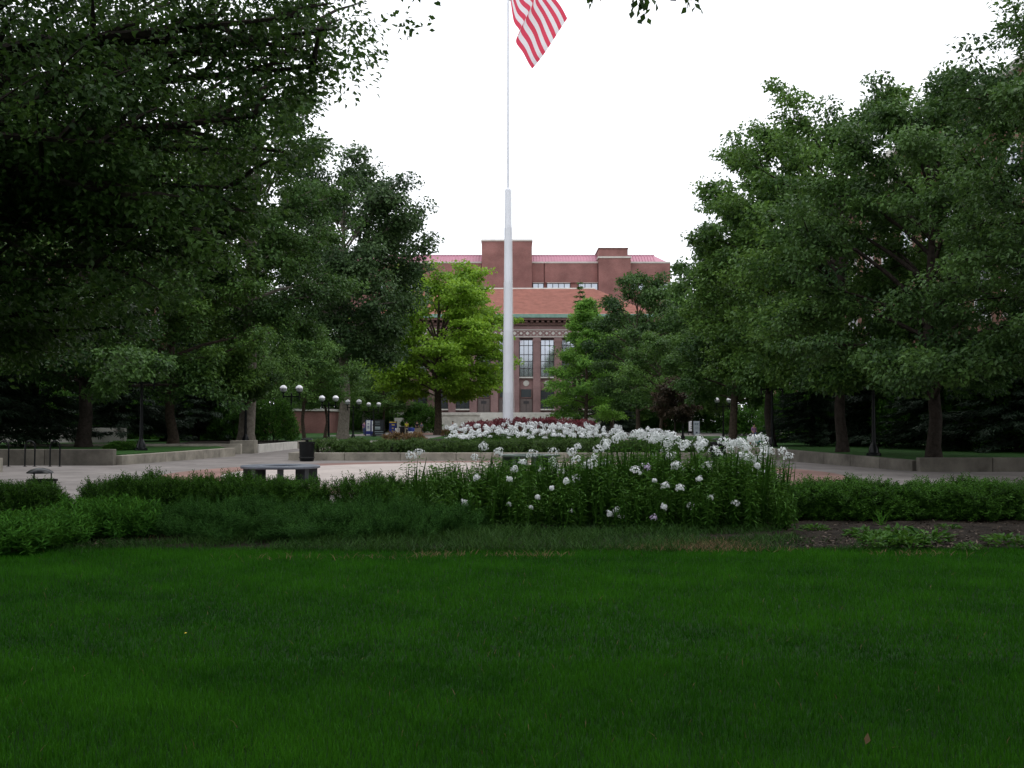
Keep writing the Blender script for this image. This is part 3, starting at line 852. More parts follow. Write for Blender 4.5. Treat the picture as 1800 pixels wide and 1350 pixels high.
# --- far trees closing the view
far = tree('far_tree', 'distant green tree far behind the elm', at(560,760,165)[:2]+(0,), 17, 2.6, 6.6, 0.32, L['mid'], M['barkd'], 51,
     N=15000, leaf=(0.50,0.30), shape='round', nl=24, nsub=5, sig=0.85)
G = 'distant trees closing the quad'
for i, (x, d, s, lb) in enumerate((
    (470,150,1.0,'distant tree behind the pale oak trunk'), (655,160,0.85,'distant tree behind the dark kiosk'), (390,140,1.0,'distant tree behind the left spruces'),
    (300,120,1.0,'distant tree far behind the first lamp'), (190,120,1.05,'distant tree behind the far left oak'), (60,110,1.1,'distant tree behind the far left spruce'),
    (-70,100,1.1,'distant tree beyond the left edge'), (610,190,1.05,'distant tree behind the annex'), (720,168,0.62,'distant low tree behind the yellow maple'),
    (1105,150,0.75,'distant tree behind the linden'), (1150,165,1.0,'distant tree behind the low right tree'), (1215,150,1.0,'distant tree behind the red plum'),
    (1290,140,1.0,'distant tree behind the standing woman'), (1245,190,1.1,'distant tree far behind the white board'), (1380,130,1.0,'distant tree behind the right spruces'))):
    dup(far, lb, (X(x, d), d, 0), i*1.3, (s*1.1, s*1.1, s*(1.15+0.06*(i % 4)) if x < 600 or x > 1200 else s*(0.9+0.05*(i % 4))), G)
far['group'] = G
for i, (x, y, s) in enumerate(((-10,-15,1.2),(4,-19,1.3),(17,-13,1.2),(-19,-6,1.2),(17,5,1.05),(-24.5,32,1.0),(22.5,20,1.0))):  # added out of frame to shade lawn and walls; rear ones mirror in windows
    dup(far, 'unseen tree added round the camera for shade, %s' % ('left','middle','right','far left','far right','beside the left wall','beside the right hedge')[i], (x, y, 0), i*2.0, (s, s, s), 'unseen trees added for shade')

# ------------------------------------------------------------------ shrubs
def shrub_mesh(seed, rx, ry, h, shoots, leaf, lm, per=11, shoot=0.12, bumps=0.12, box=0.5, up=0.7, inner=0.35):
    """short leafy shoots on the outer shell of a lumpy mound"""
    rng = np.random.default_rng(seed)
    n = shoots
    v = norm(rng.normal(0, 1, (n, 3))); v[:, 2] = np.abs(v[:, 2])*1.0
    e = 1.0/(1.0+box)
    p = np.sign(v)*np.abs(v)**e
    p = p/np.maximum(np.linalg.norm(np.sign(p)*np.abs(p)**(1+box*1.2), axis=1, keepdims=True), 1e-6)**0.75
    lump = 1+bumps*(np.sin(v[:, :1]*5+seed)*np.sin(v[:, 1:2]*6+seed*2)+0.6*np.sin(v[:, 2:]*7+v[:, :1]*9+seed))
    depth = 1-inner*rng.uniform(0, 1, (n, 1))**2.2
    base = p*lump*depth*np.array([rx, ry, h*0.88])
    base[:, 2] = np.maximum(base[:, 2], 0.02)
    sd = norm(norm(v/np.array([rx, ry, h]))*0.6+np.array([0, 0, up])+rng.normal(0, .30, (n, 3)))
    k = np.tile(np.arange(per), n); i = np.repeat(np.arange(n), per)
    sl = (shoot*rng.uniform(.55, 1.35, n))[i]
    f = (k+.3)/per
    P = base[i]+sd[i]*(sl*f)[:, None]
    s1 = norm(np.cross(sd, rng.normal(0, 1, (n, 3)))); s2 = np.cross(sd, s1)
    ph = k*2.4
    d = s1[i]*np.cos(ph)[:, None]+s2[i]*np.sin(ph)[:, None]+sd[i]*(.45+.8*f)[:, None]+rng.normal(0, .2, (n*per, 3))
    nr = sd[i]+rng.normal(0, .35, (n*per, 3))
    sz = rng.uniform(.7, 1.2, n*per)*(1.1-.35*f)
    co, tri = leaves(P, d, nr, leaf[0]*sz, leaf[1]*sz)
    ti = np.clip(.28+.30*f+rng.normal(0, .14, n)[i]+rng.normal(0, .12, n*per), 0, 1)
    return npmesh('shrub', co, tri, lm, np.repeat(ti, 4))
def stems_mesh(seed, rx, ry, h, n=14):
    rng = np.random.default_rng(seed); mb = MB()
    for k in range(n):
        a = rng.uniform(0, 2*PI); r = rng.uniform(.2, .8)
        mb.tube([(rx*.25*math.cos(a), ry*.25*math.sin(a), -.05), (rx*r*.7*math.cos(a), ry*r*.7*math.sin(a), h*.5), (rx*r*math.cos(a), ry*r*math.sin(a), h*.85)], [.014, .01, .004], 4)
    return mb.mesh('stems', M['barkd'])
def shrub_proto(seed, *a, **k):
    return shrub_mesh(seed, *a, **k), stems_mesh(seed, a[0], a[1], a[2])
def place_shrub(name, label, proto, pos, rz, sc, cat='shrub', group=None):
    o = thing(name, label, cat, pos, rz, group); o.scale = sc
    link('foliage', proto[0], o); link('stems', proto[1], o)
    return o

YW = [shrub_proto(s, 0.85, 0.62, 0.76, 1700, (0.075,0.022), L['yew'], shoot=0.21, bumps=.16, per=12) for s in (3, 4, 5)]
rng = random.Random(5)
left_row = [(-10,18.6,1.05,'yew bush in front of the hooded bin, cut by the left edge'), (48,18.4,1.05,'yew bush right under the hooded bin'), 
            (205,18.3,1.0,'spiky yew bush just right of the paving gap'), (265,18.2,1.0,'yew bush below the first lamp post'), (335,18.6,1.05,'yew bush below the left oak trunk'),
            (405,18.4,1.0,'yew bush left of the round grey bench'), (462,18.3,.98,'yew bush hiding the legs of the round bench'), (520,18.4,.95,'yew bush at the right end of the round bench'),
            (655,18.5,1.0,'yew bush right of the small gap by the bench'), (705,18.9,.9,'yew bush touching the left end of the phlox')]
for i, (x, d, s, lb) in enumerate(left_row):
    zz = {0:.74, 1:.80}.get(i, 1.0)
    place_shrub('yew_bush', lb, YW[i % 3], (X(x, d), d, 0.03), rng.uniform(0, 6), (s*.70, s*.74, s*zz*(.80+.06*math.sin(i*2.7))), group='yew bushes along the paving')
right_row = [1400,1466,1530,1600,1668,1738,1810,1880]
names = ['yew bush touching the right end of the phlox']+['%s yew bush of the dark right hedge counted from the phlox' % ORD[i] for i in range(1, 8)]
for i, x in enumerate(right_row):
    d = 17.75+0.1*math.sin(i*2.1)
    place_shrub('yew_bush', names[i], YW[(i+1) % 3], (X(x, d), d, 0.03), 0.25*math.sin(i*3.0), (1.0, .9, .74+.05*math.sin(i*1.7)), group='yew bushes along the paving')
# feathery mass before the left yews
FE = [shrub_proto(s, 0.95, 0.62, 0.40, 2200, (0.060,0.010), L['feather'], per=14, shoot=0.17, bumps=.34, box=.05, up=0.9) for s in (7, 8)]
for i, (x, d, s, lb) in enumerate(((330,15.5,.95,'feathery dark green plant at the left of its group'), (430,15.3,1.0,'feathery dark green plant below the bench'), (530,15.3,1.05,'feathery plant in the middle of its group'),
                               (630,15.4,1.0,'feathery plant below the bench gap'), (720,15.3,1.0,'feathery plant nearest the white phlox'), (790,15.7,.85,'feathery low plant tucked against the phlox stems'))):
    place_shrub('feathery_plant', lb, FE[i % 2], (X(x, d), d, 0.05), i*.9, (s*.92, s*.9, s*(.86+.14*math.sin(i*2.3))), 'plant', 'feathery plants before the yew bushes')
# fresh lance leaved clumps at the left
LA = [shrub_proto(s, 0.55, 0.50, 0.36, 380, (0.125,0.030), L['lance'], per=13, shoot=0.22, bumps=.10, box=.2, up=1.1) for s in (13, 14)]
for i, (x, d, s, sz, lb) in enumerate(((15,13.5,1.0,.85,'fresh green clump at the lower left edge'), (85,14.3,1.0,.85,'fresh green clump second from the left edge'), (150,15.4,.95,.95,'fresh green clump behind the bare soil'), (212,15.1,.9,1.02,'brightest fresh green clump beside the feathery plants'))):
    place_shrub('leafy_clump', lb, LA[i % 2], (X(x, d), d, 0.03), i*1.4, (s, s, sz), 'plant', 'fresh green clumps')
# evergreen shrub under the pale oak
BU = shrub_proto(17, 1.3, 1.2, 2.1, 1700, (0.13,0.05), L['yew'], per=10, shoot=.28, bumps=.15, box=.15)
place_shrub('evergreen_shrub', 'dark bushy evergreen right of the pale oak trunk', BU, (X(478,66), 66, .40), 0, (1.1,1.1,1.2))
place_shrub('evergreen_shrub', 'dark evergreen left of the pale oak trunk', BU, (X(405,69), 69, .40), 2, (1.1,1.1,1.1))
place_shrub('evergreen_shrub', 'rounded evergreen at the foot of the terrace wall', BU, (X(740,146), 146, 0), 2, (2.0,2.0,1.9))
for i, (x, d, a, h, lb) in enumerate(((1400,66,1.5,1.7,'dark evergreen behind the oak by the standing woman'),(1470,62,1.6,1.9,'dark evergreen behind the tall rounded oak'),(1545,58,1.6,1.9,'dark evergreen behind the right lamp post'),
        (1625,54,1.6,1.9,'dark evergreen behind the dark corner oak'),(1710,50,1.6,1.9,'dark evergreen beyond the lower right wall'),(1790,47,1.6,1.9,'dark evergreen at the right edge behind the wall'),
        (110,70,1.7,1.8,'dark evergreen left of the first left oak'),(30,66,1.7,2.0,'dark evergreen behind the far left spruce'),(225,78,1.8,2.0,'dark evergreen behind the first lamp post'),(290,76,1.8,2.0,'dark evergreen behind the second left oak'),(365,78,1.8,2.0,'dark evergreen left of the square pier'),
        (1330,120,2.6,1.6,'far evergreen behind the standing woman'),(1260,150,3,1.7,'far evergreen behind the notice board'),(1180,155,3,1.7,'far evergreen under the plum tree'),(1110,158,3,1.6,'far evergreen under the linden'),(1390,110,2.6,1.7,'far evergreen right of the standing woman'),
        (650,175,3,1.5,'far evergreen behind the dark kiosk'),(700,165,3,1.4,'far evergreen behind the blue kiosk'),(490,152,2.6,1.2,'far evergreen behind the twin globe lamp'))):
    place_shrub('evergreen_shrub', lb, BU, (X(x,d), d, .0 if d > 75 else .36), i*1.1, (a, a, h), group='dark evergreens below the trees')
place_shrub('evergreen_shrub', 'low ivy mound beside the first lamp base', BU, (X(215,46.5), 46.5, .38), 1, (.5,.5,.2))
# low hedge on the far bed wall
HG = [shrub_proto(s, 0.85, 0.6, 0.62, 900, (0.085,0.032), L['hedgef'], per=9, shoot=.15, bumps=.08) for s in (19, 20)]
for i in range(13):
    x = -8.1+i*1.36
    place_shrub('box_bush', '%s box bush on the long bed wall counted from its left end' % ORD[i], HG[i % 2], (x, 46.55, .22), i*1.9, (1.0, .95, .98+.05*math.sin(i*2.3)), group='box bushes on the far bed wall')
CO = shrub_proto(23, .7, .5, .6, 420, (0.10,0.045), L['coral'], per=9, shoot=.16)
place_shrub('bronze_shrub', 'bronze orange shrub behind the far box hedge', CO, (X(710,60), 60, .22), 0, (1.6,1.2,1.2))
place_shrub('bronze_shrub', 'small bronze plant at the foot of the maple', CO, (X(792,118), 118, 0), 1, (1.6,1.2,1.3))

# ------------------------------------------------------------------ phlox
def stem_mesh(seed, h, n=3, spread=.10):
    rng = np.random.default_rng(seed); parts = []
    for s in range(n):
        b = np.array([rng.normal(0, spread*.6), rng.normal(0, spread*.6), 0.0]); hh = h*(1 if s == 0 else rng.uniform(.7, .98))
        tip = (np.array([0, 0, h]) if s == 0 else b+np.array([rng.normal(0, .05), rng.normal(0, .05), hh]))
        k = np.arange(0, int(hh/.048)); f = (k+1)/(len(k)+.5)
        pos = b+(tip-b)*f[:, None]
        for sg in (0, PI):
            a = k*1.57+sg+rng.normal(0, .35, len(k))
            d = np.stack([np.cos(a), np.sin(a), rng.uniform(-.55, .5, len(k))], 1)
            nr = np.stack([-np.cos(a)*.3, -np.sin(a)*.3, np.ones(len(k))], 1)+rng.normal(0, .25, (len(k), 3))
            l_ = rng.uniform(.10, .165, len(k))*(1.0-.35*f)
            co, tri = leaves(pos, d, nr, l_, l_*.25)
            parts.append((co, tri, np.repeat(np.clip(.18+.55*f+rng.normal(0, .15, len(k)), 0, 1), 4)))
        for a in (0, 1.57):
            co, tri = leaves(b[None], (tip-b)[None], np.array([[math.cos(a), math.sin(a), 0]]), np.linalg.norm(tip-b)*1.0, .007, 0)
            parts.append((co, tri, np.full(4, .5)))
    return merge(parts)
def panicle(seed, r=.075, n=46, lmr=.018):
    rng = np.random.default_rng(seed)
    v = norm(rng.normal(0, 1, (n*3, 3))); v = v[v[:, 2] > -.45][:n]; n = len(v)
    n_ = rng.normal(0, 1, (3, 3)); c = v*np.array([r, r, r*rng.uniform(.7, 1.0)])*rng.uniform(.78, 1.08, (n, 1))*(1+.22*np.sin(3*v @ n_[0])*np.sin(2.5*v @ n_[1]))[:, None]+np.array([0, 0, r*.35])
    parts = []
    s = norm(np.cross(v, [0.3, .2, 1.0])); u = np.cross(v, s)
    for k in range(5):
        a = 2*PI*k/5+rng.uniform(0, 1, n)
        d = s*np.cos(a)[:, None]+u*np.sin(a)[:, None]+v*.12
        co, tri = leaves(c, d, v, lmr, lmr*.95, -.05)
        parts.append((co, tri, np.repeat(np.clip(rng.normal(.5, .25, n), 0, 1), 4)))
    return merge(parts)
SH = {h: [npmesh('phlox_stem', *stem_mesh(int(h*100)+i, h)[:2], L['phlox'], stem_mesh(int(h*100)+i, h)[2]) for i in range(3)] for h in (0.45, 0.75, 1.0, 1.25)}
def pan(seed, mt, r):
    co, tri, ti = panicle(seed, r); return npmesh('flower_head', co, tri, mt, ti)
PW = [pan(i, L['petal'], r) for i, r in enumerate((.105, .095, .085, .068, .10, .09, .08))]
PS = [pan(20+i, L['petal'], r) for i, r in enumerate((.048, .036))]
PLL = pan(31, L['lilac'], .07)
def phlox(head, head_mesh, rz, hs, label, group='white phlox of the near clump'):
    x, y, z = head
    h = max(z-.04, .2)
    hh = min(SH, key=lambda q: abs(q-h))
    rr = random.Random(int(x*1000+z*77))
    o = thing('phlox_plant', label, 'flower', (x, y, 0.04), rz, group)
    st = link('stems', rr.choice(SH[hh]), o); st.scale = (1, 1, h/hh)
    fh = link('flower_head', head_mesh, o, (0, 0, h)); fh.scale = (hs, hs, hs*rr.uniform(.95, 1.3)); fh.rotation_euler = (rr.uniform(-.35, .35), rr.uniform(-.35, .35), rr.uniform(0, 6))
    return o
LBL = 'tall white phlox in the near clump before the plaza'
R = random.Random(77)
n_ph = 0
# dense band of heads at the right, thinner to the left
def top_band(x):
    return 800+22*max(0, (1060-x)/340)-20*math.exp(-((x-1290)/70)**2)
for k in range(76):
    x = R.uniform(1062, 1385) if k < 60 else R.uniform(1120, 1345)
    y0 = 770+10*math.sin(x*.021)+(26 if x > 1350 else 0)+(14 if x < 1080 else 0)
    y = y0+abs(R.gauss(0, 27)); d = R.uniform(16.2, 18.6)
    phlox(at(x, y, d), R.choice(PW), R.uniform(0, 6), R.uniform(.72, 1.02), LBL); n_ph += 1
for x, y in ((850,790),(835,808),(738,798),(722,806),(875,800),(918,815),(935,803),(950,830),(972,798),(975,822),(1003,800),(1016,788),(1013,812),(1045,806),(1030,822),(1052,795),(985,835),(1012,846),(970,812),(1040,822),(905,828),(1066,790),(1068,782),(1082,778),(1095,772),(1062,818),(1125,824),(1117,832)):
    d = R.uniform(16.0, 17.4)
    phlox(at(x, y, d), R.choice(PW[1:]), R.uniform(0, 6), R.uniform(.75, 1.0), LBL)
for x, y, k in ((895,844,0),(995,849,0),(970,860,1),(895,888,1),(933,894,1),(817,886,0),(838,842,0),(1071,906,0),(1084,898,0),(1090,909,0),(1169,857,2),(1195,861,2),(1229,844,0),(1165,893,0),(1212,894,2),(1248,877,0),(1290,887,2),(1002,899,1),(945,876,1),(1330,822,0),(1150,846,1)):
    d = 15.75+R.uniform(-.1, .15)
    hm = PW[3] if k == 2 else PS[k]
    phlox(at(x, y, d), hm, R.uniform(0, 6), 1.0, 'small low white phlox head low on the front of the near clump', 'low white phlox heads')
phlox(at(1137,824,16.2), PLL, 0, .75, 'single lilac phlox head at the top of the near white clump', None)
phlox(at(1148,919,15.6), PLL, 1, .75, 'single pale lilac phlox near the ground at the clump front', None)
# the leafy mass between them
rng = np.random.default_rng(9)
parts = []
PROT = {h: [stem_mesh(300+int(h*100)+i, h, 2, .07) for i in range(3)] for h in (.5, .8, 1.05)}
for k in range(520):
    y = rng.uniform(15.55, 18.7)
    xl, xr = -1.72+0.10*(y-15.5), 4.05+0.10*(y-15.5)
    x = rng.uniform(xl, xr)
    tt = (x-xl)/(xr-xl)
    top = (0.92+0.20*min(1, tt*2.2))*(0.60+0.40*min(1, (y-15.5)/1.0))*(1 if tt < .93 else .85)
    h = top*rng.uniform(.78, 1.02)
    ph = min(PROT, key=lambda q: abs(q-h))
    co, tri, ti = PROT[ph][rng.integers(3)]
    a = rng.uniform(0, 2*PI); c, s = math.cos(a), math.sin(a)
    q = co @ np.array([[c, s, 0], [-s, c, 0], [0, 0, h/ph]])
    q = q+np.array([x, y, .04])+np.stack([np.zeros(len(q)), -q[:, 2]*rng.uniform(0, .08), np.zeros(len(q))], 1)
    parts.append((q, tri, ti))
co, tri, ti = merge(parts)
tag(link('phlox_leaves', npmesh('phlox_leaves', co, tri, L['phlox'], ti)), 'dense lance leaved stems of the near phlox clump without flowers', 'foliage', kind='stuff')
# far bed: one mesh per plant (two materials)
FAR = []
for i in range(4):
    c1, t1, i1 = stem_mesh(500+i, .8, 2, .10)
    c2, t2, i2 = panicle(60+i, .10, 26, .032)
    c2 = c2+np.array([0, 0, .8])
    co, tri, ti = merge([(c1, t1, i1), (c2, t2, i2)])
    FAR.append(npmesh('phlox', co, tri, [L['phlox'], L['petal']], ti, np.r_[np.zeros(len(t1)), np.ones(len(t2))]))
R = random.Random(31)
spots = []
for k in range(300):
    d = R.uniform(47.7, 52.5); x = R.uniform(785, 1092)
    e = abs((x-940)/155); 
    y = 743+4*e*e+ (52.5-d)*4.6 + R.uniform(-1.5, 4)
    spots.append((x, y, d))
for k in range(36):
    d = R.uniform(44.4, 45.0); x = R.uniform(1112, 1166)
    spots.append((x, 752+8*abs((x-1140)/27)**2+R.uniform(0, 10), d+2.2))
spots.sort(key=lambda s: s[2])
parts = []
for i, (x, y, d) in enumerate(spots):
    p = at(x, y, d); h = max(p[2]-.25, .3)
    if i < 160:
        o = link('phlox_plant', FAR[i % 4], None, (p[0], p[1], .25), R.uniform(0, 6)); o.scale = (1, 1, h/.88)
        if x > 1100: tag(o, 'white phlox of the small separate clump at the right end of the far bed', 'flower', 'white phlox right of the far bed')
        else: tag(o, 'white phlox in the long band behind the far box hedge', 'flower', 'white phlox of the far bed')
    else:
        me = FAR[i % 4]
        n = len(me.vertices); co = np.empty(n*3, np.float32); me.vertices.foreach_get('co', co); co = co.reshape(-1, 3)*np.array([1, 1, h/.88])+np.array([p[0], p[1], .25])
        parts.append(co)
tri0 = {}
cs, ts, tis, mis = [], [], [], []; off = 0
for j, co in enumerate(parts):
    me = FAR[(160+j) % 4]
    if me.name not in tri0:
        a = np.empty(len(me.polygons)*3, np.int32); me.loops.foreach_get('vertex_index', a)
        b = np.empty(len(me.vertices), np.float32); me.attributes['tint'].data.foreach_get('value', b)
        c = np.empty(len(me.polygons), np.int32); me.polygons.foreach_get('material_index', c)
        tri0[me.name] = (a.reshape(-1, 3), b, c)
    a, b, c = tri0[me.name]
    cs.append(co); ts.append(a+off); tis.append(b); mis.append(c); off += len(co)
tag(link('phlox_bed', npmesh('phlox_bed', np.concatenate(cs), np.concatenate(ts), [L['phlox'], L['petal']], np.concatenate(tis), np.concatenate(mis))),
    'rear rows of white phlox in the far bed', 'flowers', kind='stuff')
# crimson leaved plants round the flagpole
CR = []
for i in range(3):
    rng = np.random.default_rng(700+i); n = 170
    v = norm(rng.normal(0, 1, (n, 3))); v[:, 2] = np.abs(v[:, 2])
    P = v*np.array([.28, .28, .62])*rng.uniform(.6, 1, (n, 1))
    co, tri = leaves(P, v+rng.normal(0, .4, (n, 3))+np.array([0, 0, .3]), np.array([0, 0, 1.0])+rng.normal(0, .5, (n, 3)), .13, .075)
    CR.append(npmesh('coleus', co, tri, L['coleus'], np.repeat(np.clip(.15+.7*P[:, 2]/.62+rng.normal(0, .15, n), 0, 1), 4)))
R = random.Random(44)
for k in range(90):
    d = R.uniform(52.8, 60.5); x = R.uniform(818, 1044)
    if abs(x-893) < 8 and d > 56: continue
    e = abs((x-940)/112)
    ytop = (733.5 if d > 54.5 else 739)+9*e*e+R.uniform(-1, 2)
    zt = Z(ytop, d)
    o = link('crimson_plant', CR[k % 3], None, (X(x, d), d, max(zt-.66, .22)), R.uniform(0, 6))
    o.scale = (1.25, 1.25, 1.05)
    tag(o, 'crimson leaved plant at the foot of the white flagpole', 'plant', 'crimson plants round the flagpole')
# mounded soil below them
md = MB().lathe([(8.6,0.2), (7.4,.42), (5.5,.66), (3,.82), (0.2,.88)], 40, (0,0,0)).build('soil_mound', M['soil'], None, (0.6, 56.4, 0), smooth=True)
md.scale = (1, .62, 1); tag(md, kind='structure')

# ------------------------------------------------------------------ grass
def blades(x, y, z, h, wd, lean, rng, seg=2):
    n = len(x)
    a = rng.uniform(0, 2*PI, n); la = rng.uniform(0, 2*PI, n)
    s = np.stack([np.cos(a), np.sin(a), np.zeros(n)], 1)*(wd/2)[:, None]
    b = np.stack([x, y, z], 1)
    l = np.stack([np.cos(la), np.sin(la), np.zeros(n)], 1)*(lean*h)[:, None]
    up = np.array([0, 0, 1.0])
    tip = b+l+up*(h*np.sqrt(np.maximum(1-lean**2*.6, .02)))[:, None]
    k = np.arange(n)[:, None]
    if seg == 2:
        m = b+l*.36+up*(h*.60*np.sqrt(np.maximum(1-lean**2*.6, .02)))[:, None]
        co = np.stack([b-s, b+s, m-s*.8, m+s*.8, tip], 1).reshape(-1, 3)
        tri = (k*5)[:, :, None]+np.array([[[0,1,3],[0,3,2],[2,3,4]]]); nv = 5
    else:
        co = np.stack([b-s, b+s, tip], 1).reshape(-1, 3)
        tri = (k*3)[:, :, None]+np.array([[[0,1,2]]]); nv = 3
    return co, tri.reshape(-1, 3), nv
def lowfreq(x, y, seed):
    r = np.random.default_rng(seed); v = np.zeros_like(x)
    for k in range(9):
        f = r.uniform(.4, 4.5); a = r.uniform(0, 2*PI); p = r.uniform(0, 6)
        v += np.sin(f*(x*math.cos(a)+y*math.sin(a))+p)/(.7+f*.45)
    return v/2.2
def lawn_zone(n, y0, y1, seed, seg, hmin, hmax, w0, w1):
    rng = np.random.default_rng(seed)
    y = np.sqrt(rng.uniform(0, 1, n)*((y1+3)**2-(y0+3)**2)+(y0+3)**2)-3
    x = rng.uniform(-1, 1, n)*(0.49*y+1.3)
    lf = lowfreq(x, y, 3)
    h = rng.uniform(hmin, hmax, n)*(1+.10*lf+.12*lowfreq(x*2.6, y*2.6, 8))
    co, tri, nv = blades(x, y, np.zeros(n), h, rng.uniform(w0, w1, n), np.abs(rng.normal(.25, .25, n)).clip(0, .9), rng, seg)
    ti = np.clip(.44+.07*lf+.12*lowfreq(x*2.6, y*2.6, 8)+.10*lowfreq(x*7, y*7, 21)+rng.normal(0, .14, n), 0, 1)
    return co, tri, np.repeat(ti, nv)
co, tri, ti = merge([lawn_zone(150000, 4.2, 7.4, 1, 2, .035, .062, .0030, .0048), lawn_zone(215000, 7.4, 13.95, 2, 1, .035, .062, .006, .009)])
tag(link('grass', npmesh('grass', co, tri, L['grass'], ti)), 'short mown deep green grass of the foreground lawn', 'grass', kind='stuff')
# shaggy strip along the bed
rng = np.random.default_rng(5); n = 30000
x = rng.uniform(-7.9, 5.0, n); y = rng.uniform(13.6, 15.7, n)-np.where(x < -5.2, .5, 0)*rng.uniform(0, 1, n)
lf = lowfreq(x*1.3, y*1.6, 15)
keep = (lf > -.75+rng.normal(0, .25, n)) & ((x < 3.9) | (y < 14.3+rng.normal(0, .2, n))) & ((x > -6.9) | (y < 14.0))
x, y, lf = x[keep], y[keep], lf[keep]; n = len(x)
h = rng.uniform(.06, .17, n)*(1+.7*lf).clip(.35, 2.0)
co, tri, nv = blades(x, y, np.full(n, .01)+.05*np.clip(y-13.9, 0, 1), h, rng.uniform(.006, .011, n), np.abs(rng.normal(.85, .25, n)).clip(0, 1.2), rng, 2)
ti = np.clip(.38+.2*lf+rng.normal(0, .2, n), 0, 1)
tag(link('rough_grass', npmesh('rough_grass', co, tri, L['rough'], np.repeat(ti, nv))), 'shaggy dark uncut grass along the edge of the bed', 'grass', kind='stuff')
# straw coloured dry patches
parts = []
for i, (px, py, rx, ry, m) in enumerate(((1240,960,.33,.32,1100),(1165,966,.35,.16,350),(930,980,.30,.09,110),(770,979,.25,.10,100),(1320,970,.4,.14,130),(660,985,.3,.10,50),(240,948,.25,.2,160),(1600,978,.4,.1,80),(480,985,.3,.1,30))):
    d = 3135/(py-740); q = rng.normal(0, 1, (m, 2))
    xx = X(px, d)+q[:, 0]*rx; yy = d+q[:, 1]*ry
    co, tri, nv = blades(xx, yy, np.full(m, .03), rng.uniform(.05, .11, m), rng.uniform(.004, .008, m), np.abs(rng.normal(1.0, .16, m)).clip(.5, 1.22), rng, 2)
    parts.append((co, tri, np.repeat(np.clip(rng.normal(.4, .25, m), 0, 1), nv)))
m = 700; yy = rng.uniform(4.6, 13.6, m); xx = rng.uniform(-1, 1, m)*(.49*yy+1)
co, tri, nv = blades(xx, yy, np.full(m, .012), rng.uniform(.03, .07, m), rng.uniform(.003, .005, m), np.abs(rng.normal(.8, .25, m)).clip(0, 1.2), rng, 2)
parts.append((co, tri, np.repeat(np.clip(rng.normal(.25, .2, m), 0, 1), nv)))
co, tri, ti = merge(parts)
tag(link('dry_grass', npmesh('dry_grass', co, tri, L['straw'], ti)), 'tufts of dead straw coloured grass at the lawn edge', 'grass', kind='stuff')
# mulch chips on the bare bed at the right and left
n = 5200
x = np.r_[rng.uniform(3.6, 9.5, n-700), rng.uniform(-7.5, -5.2, 700)]; y = np.r_[rng.uniform(13.7, 17.4, n-700), rng.uniform(13.9, 15.6, 700)]
P = np.stack([x, y, .055+.02*rng.uniform(0, 1, n)], 1)
d = rng.normal(0, 1, (n, 3))*np.array([1, 1, .25])
co, tri = leaves(P, d, np.array([0, 0, 1.0])+rng.normal(0, .35, (n, 3)), rng.uniform(.03, .09, n), rng.uniform(.012, .03, n), .05)
L['chip'] = leafmat('mulch bits', (0.025,0.018,0.013), (0.17,0.13,0.10), 0.0, 0.8, 0.2)
tag(link('mulch_chips', npmesh('mulch_chips', co, tri, L['chip'], np.repeat(rng.uniform(0, 1, n)**2, 4))), 'bark chips scattered over the bare soil', 'mulch', kind='stuff')
# weeds on the bare soil
WE = []
for i in range(3):
    r2 = np.random.default_rng(80+i); m = 150
    a = r2.uniform(0, 2*PI, m); rr = np.sqrt(r2.uniform(0, 1, m))
    P = np.stack([rr*.22*np.cos(a), rr*.22*np.sin(a), r2.uniform(.01, .15, m)*(1-.5*rr)], 1)
    d = np.stack([np.cos(a), np.sin(a), r2.uniform(-.1, .8, m)], 1)+r2.normal(0, .3, (m, 3))
    l_ = r2.uniform(.06, .12, m)
    co, tri = leaves(P, d, np.array([0, 0, 1.0])+r2.normal(0, .3, (m, 3)), l_, l_*.42)
    WE.append(npmesh('weed', co, tri, L['phlox'], np.repeat(np.clip(r2.normal(.45, .22, m), 0, 1), 4)))
for i, (px, py, s, lb) in enumerate(((1430,937,.7,'tiny weed at the left edge of the bare soil'), (1515,948,.9,'weed left of the broad weed patch'), (1545,965,1.0,'weed at the front of the broad weed patch'), (1580,950,1.1,'broad leafed weed in the middle of the bare soil'),
                                 (1585,964,1.1,'low weed in front of the broad leafed weed'), (1625,958,1.2,'weed at the right of the broad weed patch'), (1765,962,1.0,'weed near the right edge of the lawn'), (1700,970,.6,'tiny weed between the patch and the right edge'), (1665,935,.6,'small weed close under the right hedge'),(1540,955,.9,'weed beside the grass tuft'))):
    d = 3135/(py-740)
    o = link('weed', WE[i % 3], None, (X(px, d), d, .04), i); o.scale = (s*1.15, s*1.15, s)
    tag(o, lb, 'weed', 'weeds on the bare soil')
r2 = np.random.default_rng(90); m = 26
co, tri, nv = blades(r2.normal(0, .03, m), r2.normal(0, .03, m), np.zeros(m), r2.uniform(.2, .45, m), np.full(m, .010), np.abs(r2.normal(.6, .25, m)), r2, 2)
o = link('grass_tuft', npmesh('grass_tuft', co, tri, L['lance'], np.repeat(r2.uniform(.2, .8, m), nv)), None, (X(1545,16.6), 16.6, .04))
tag(o, 'spiky arching grass tuft on the bare soil under the right hedge', 'grass tuft')
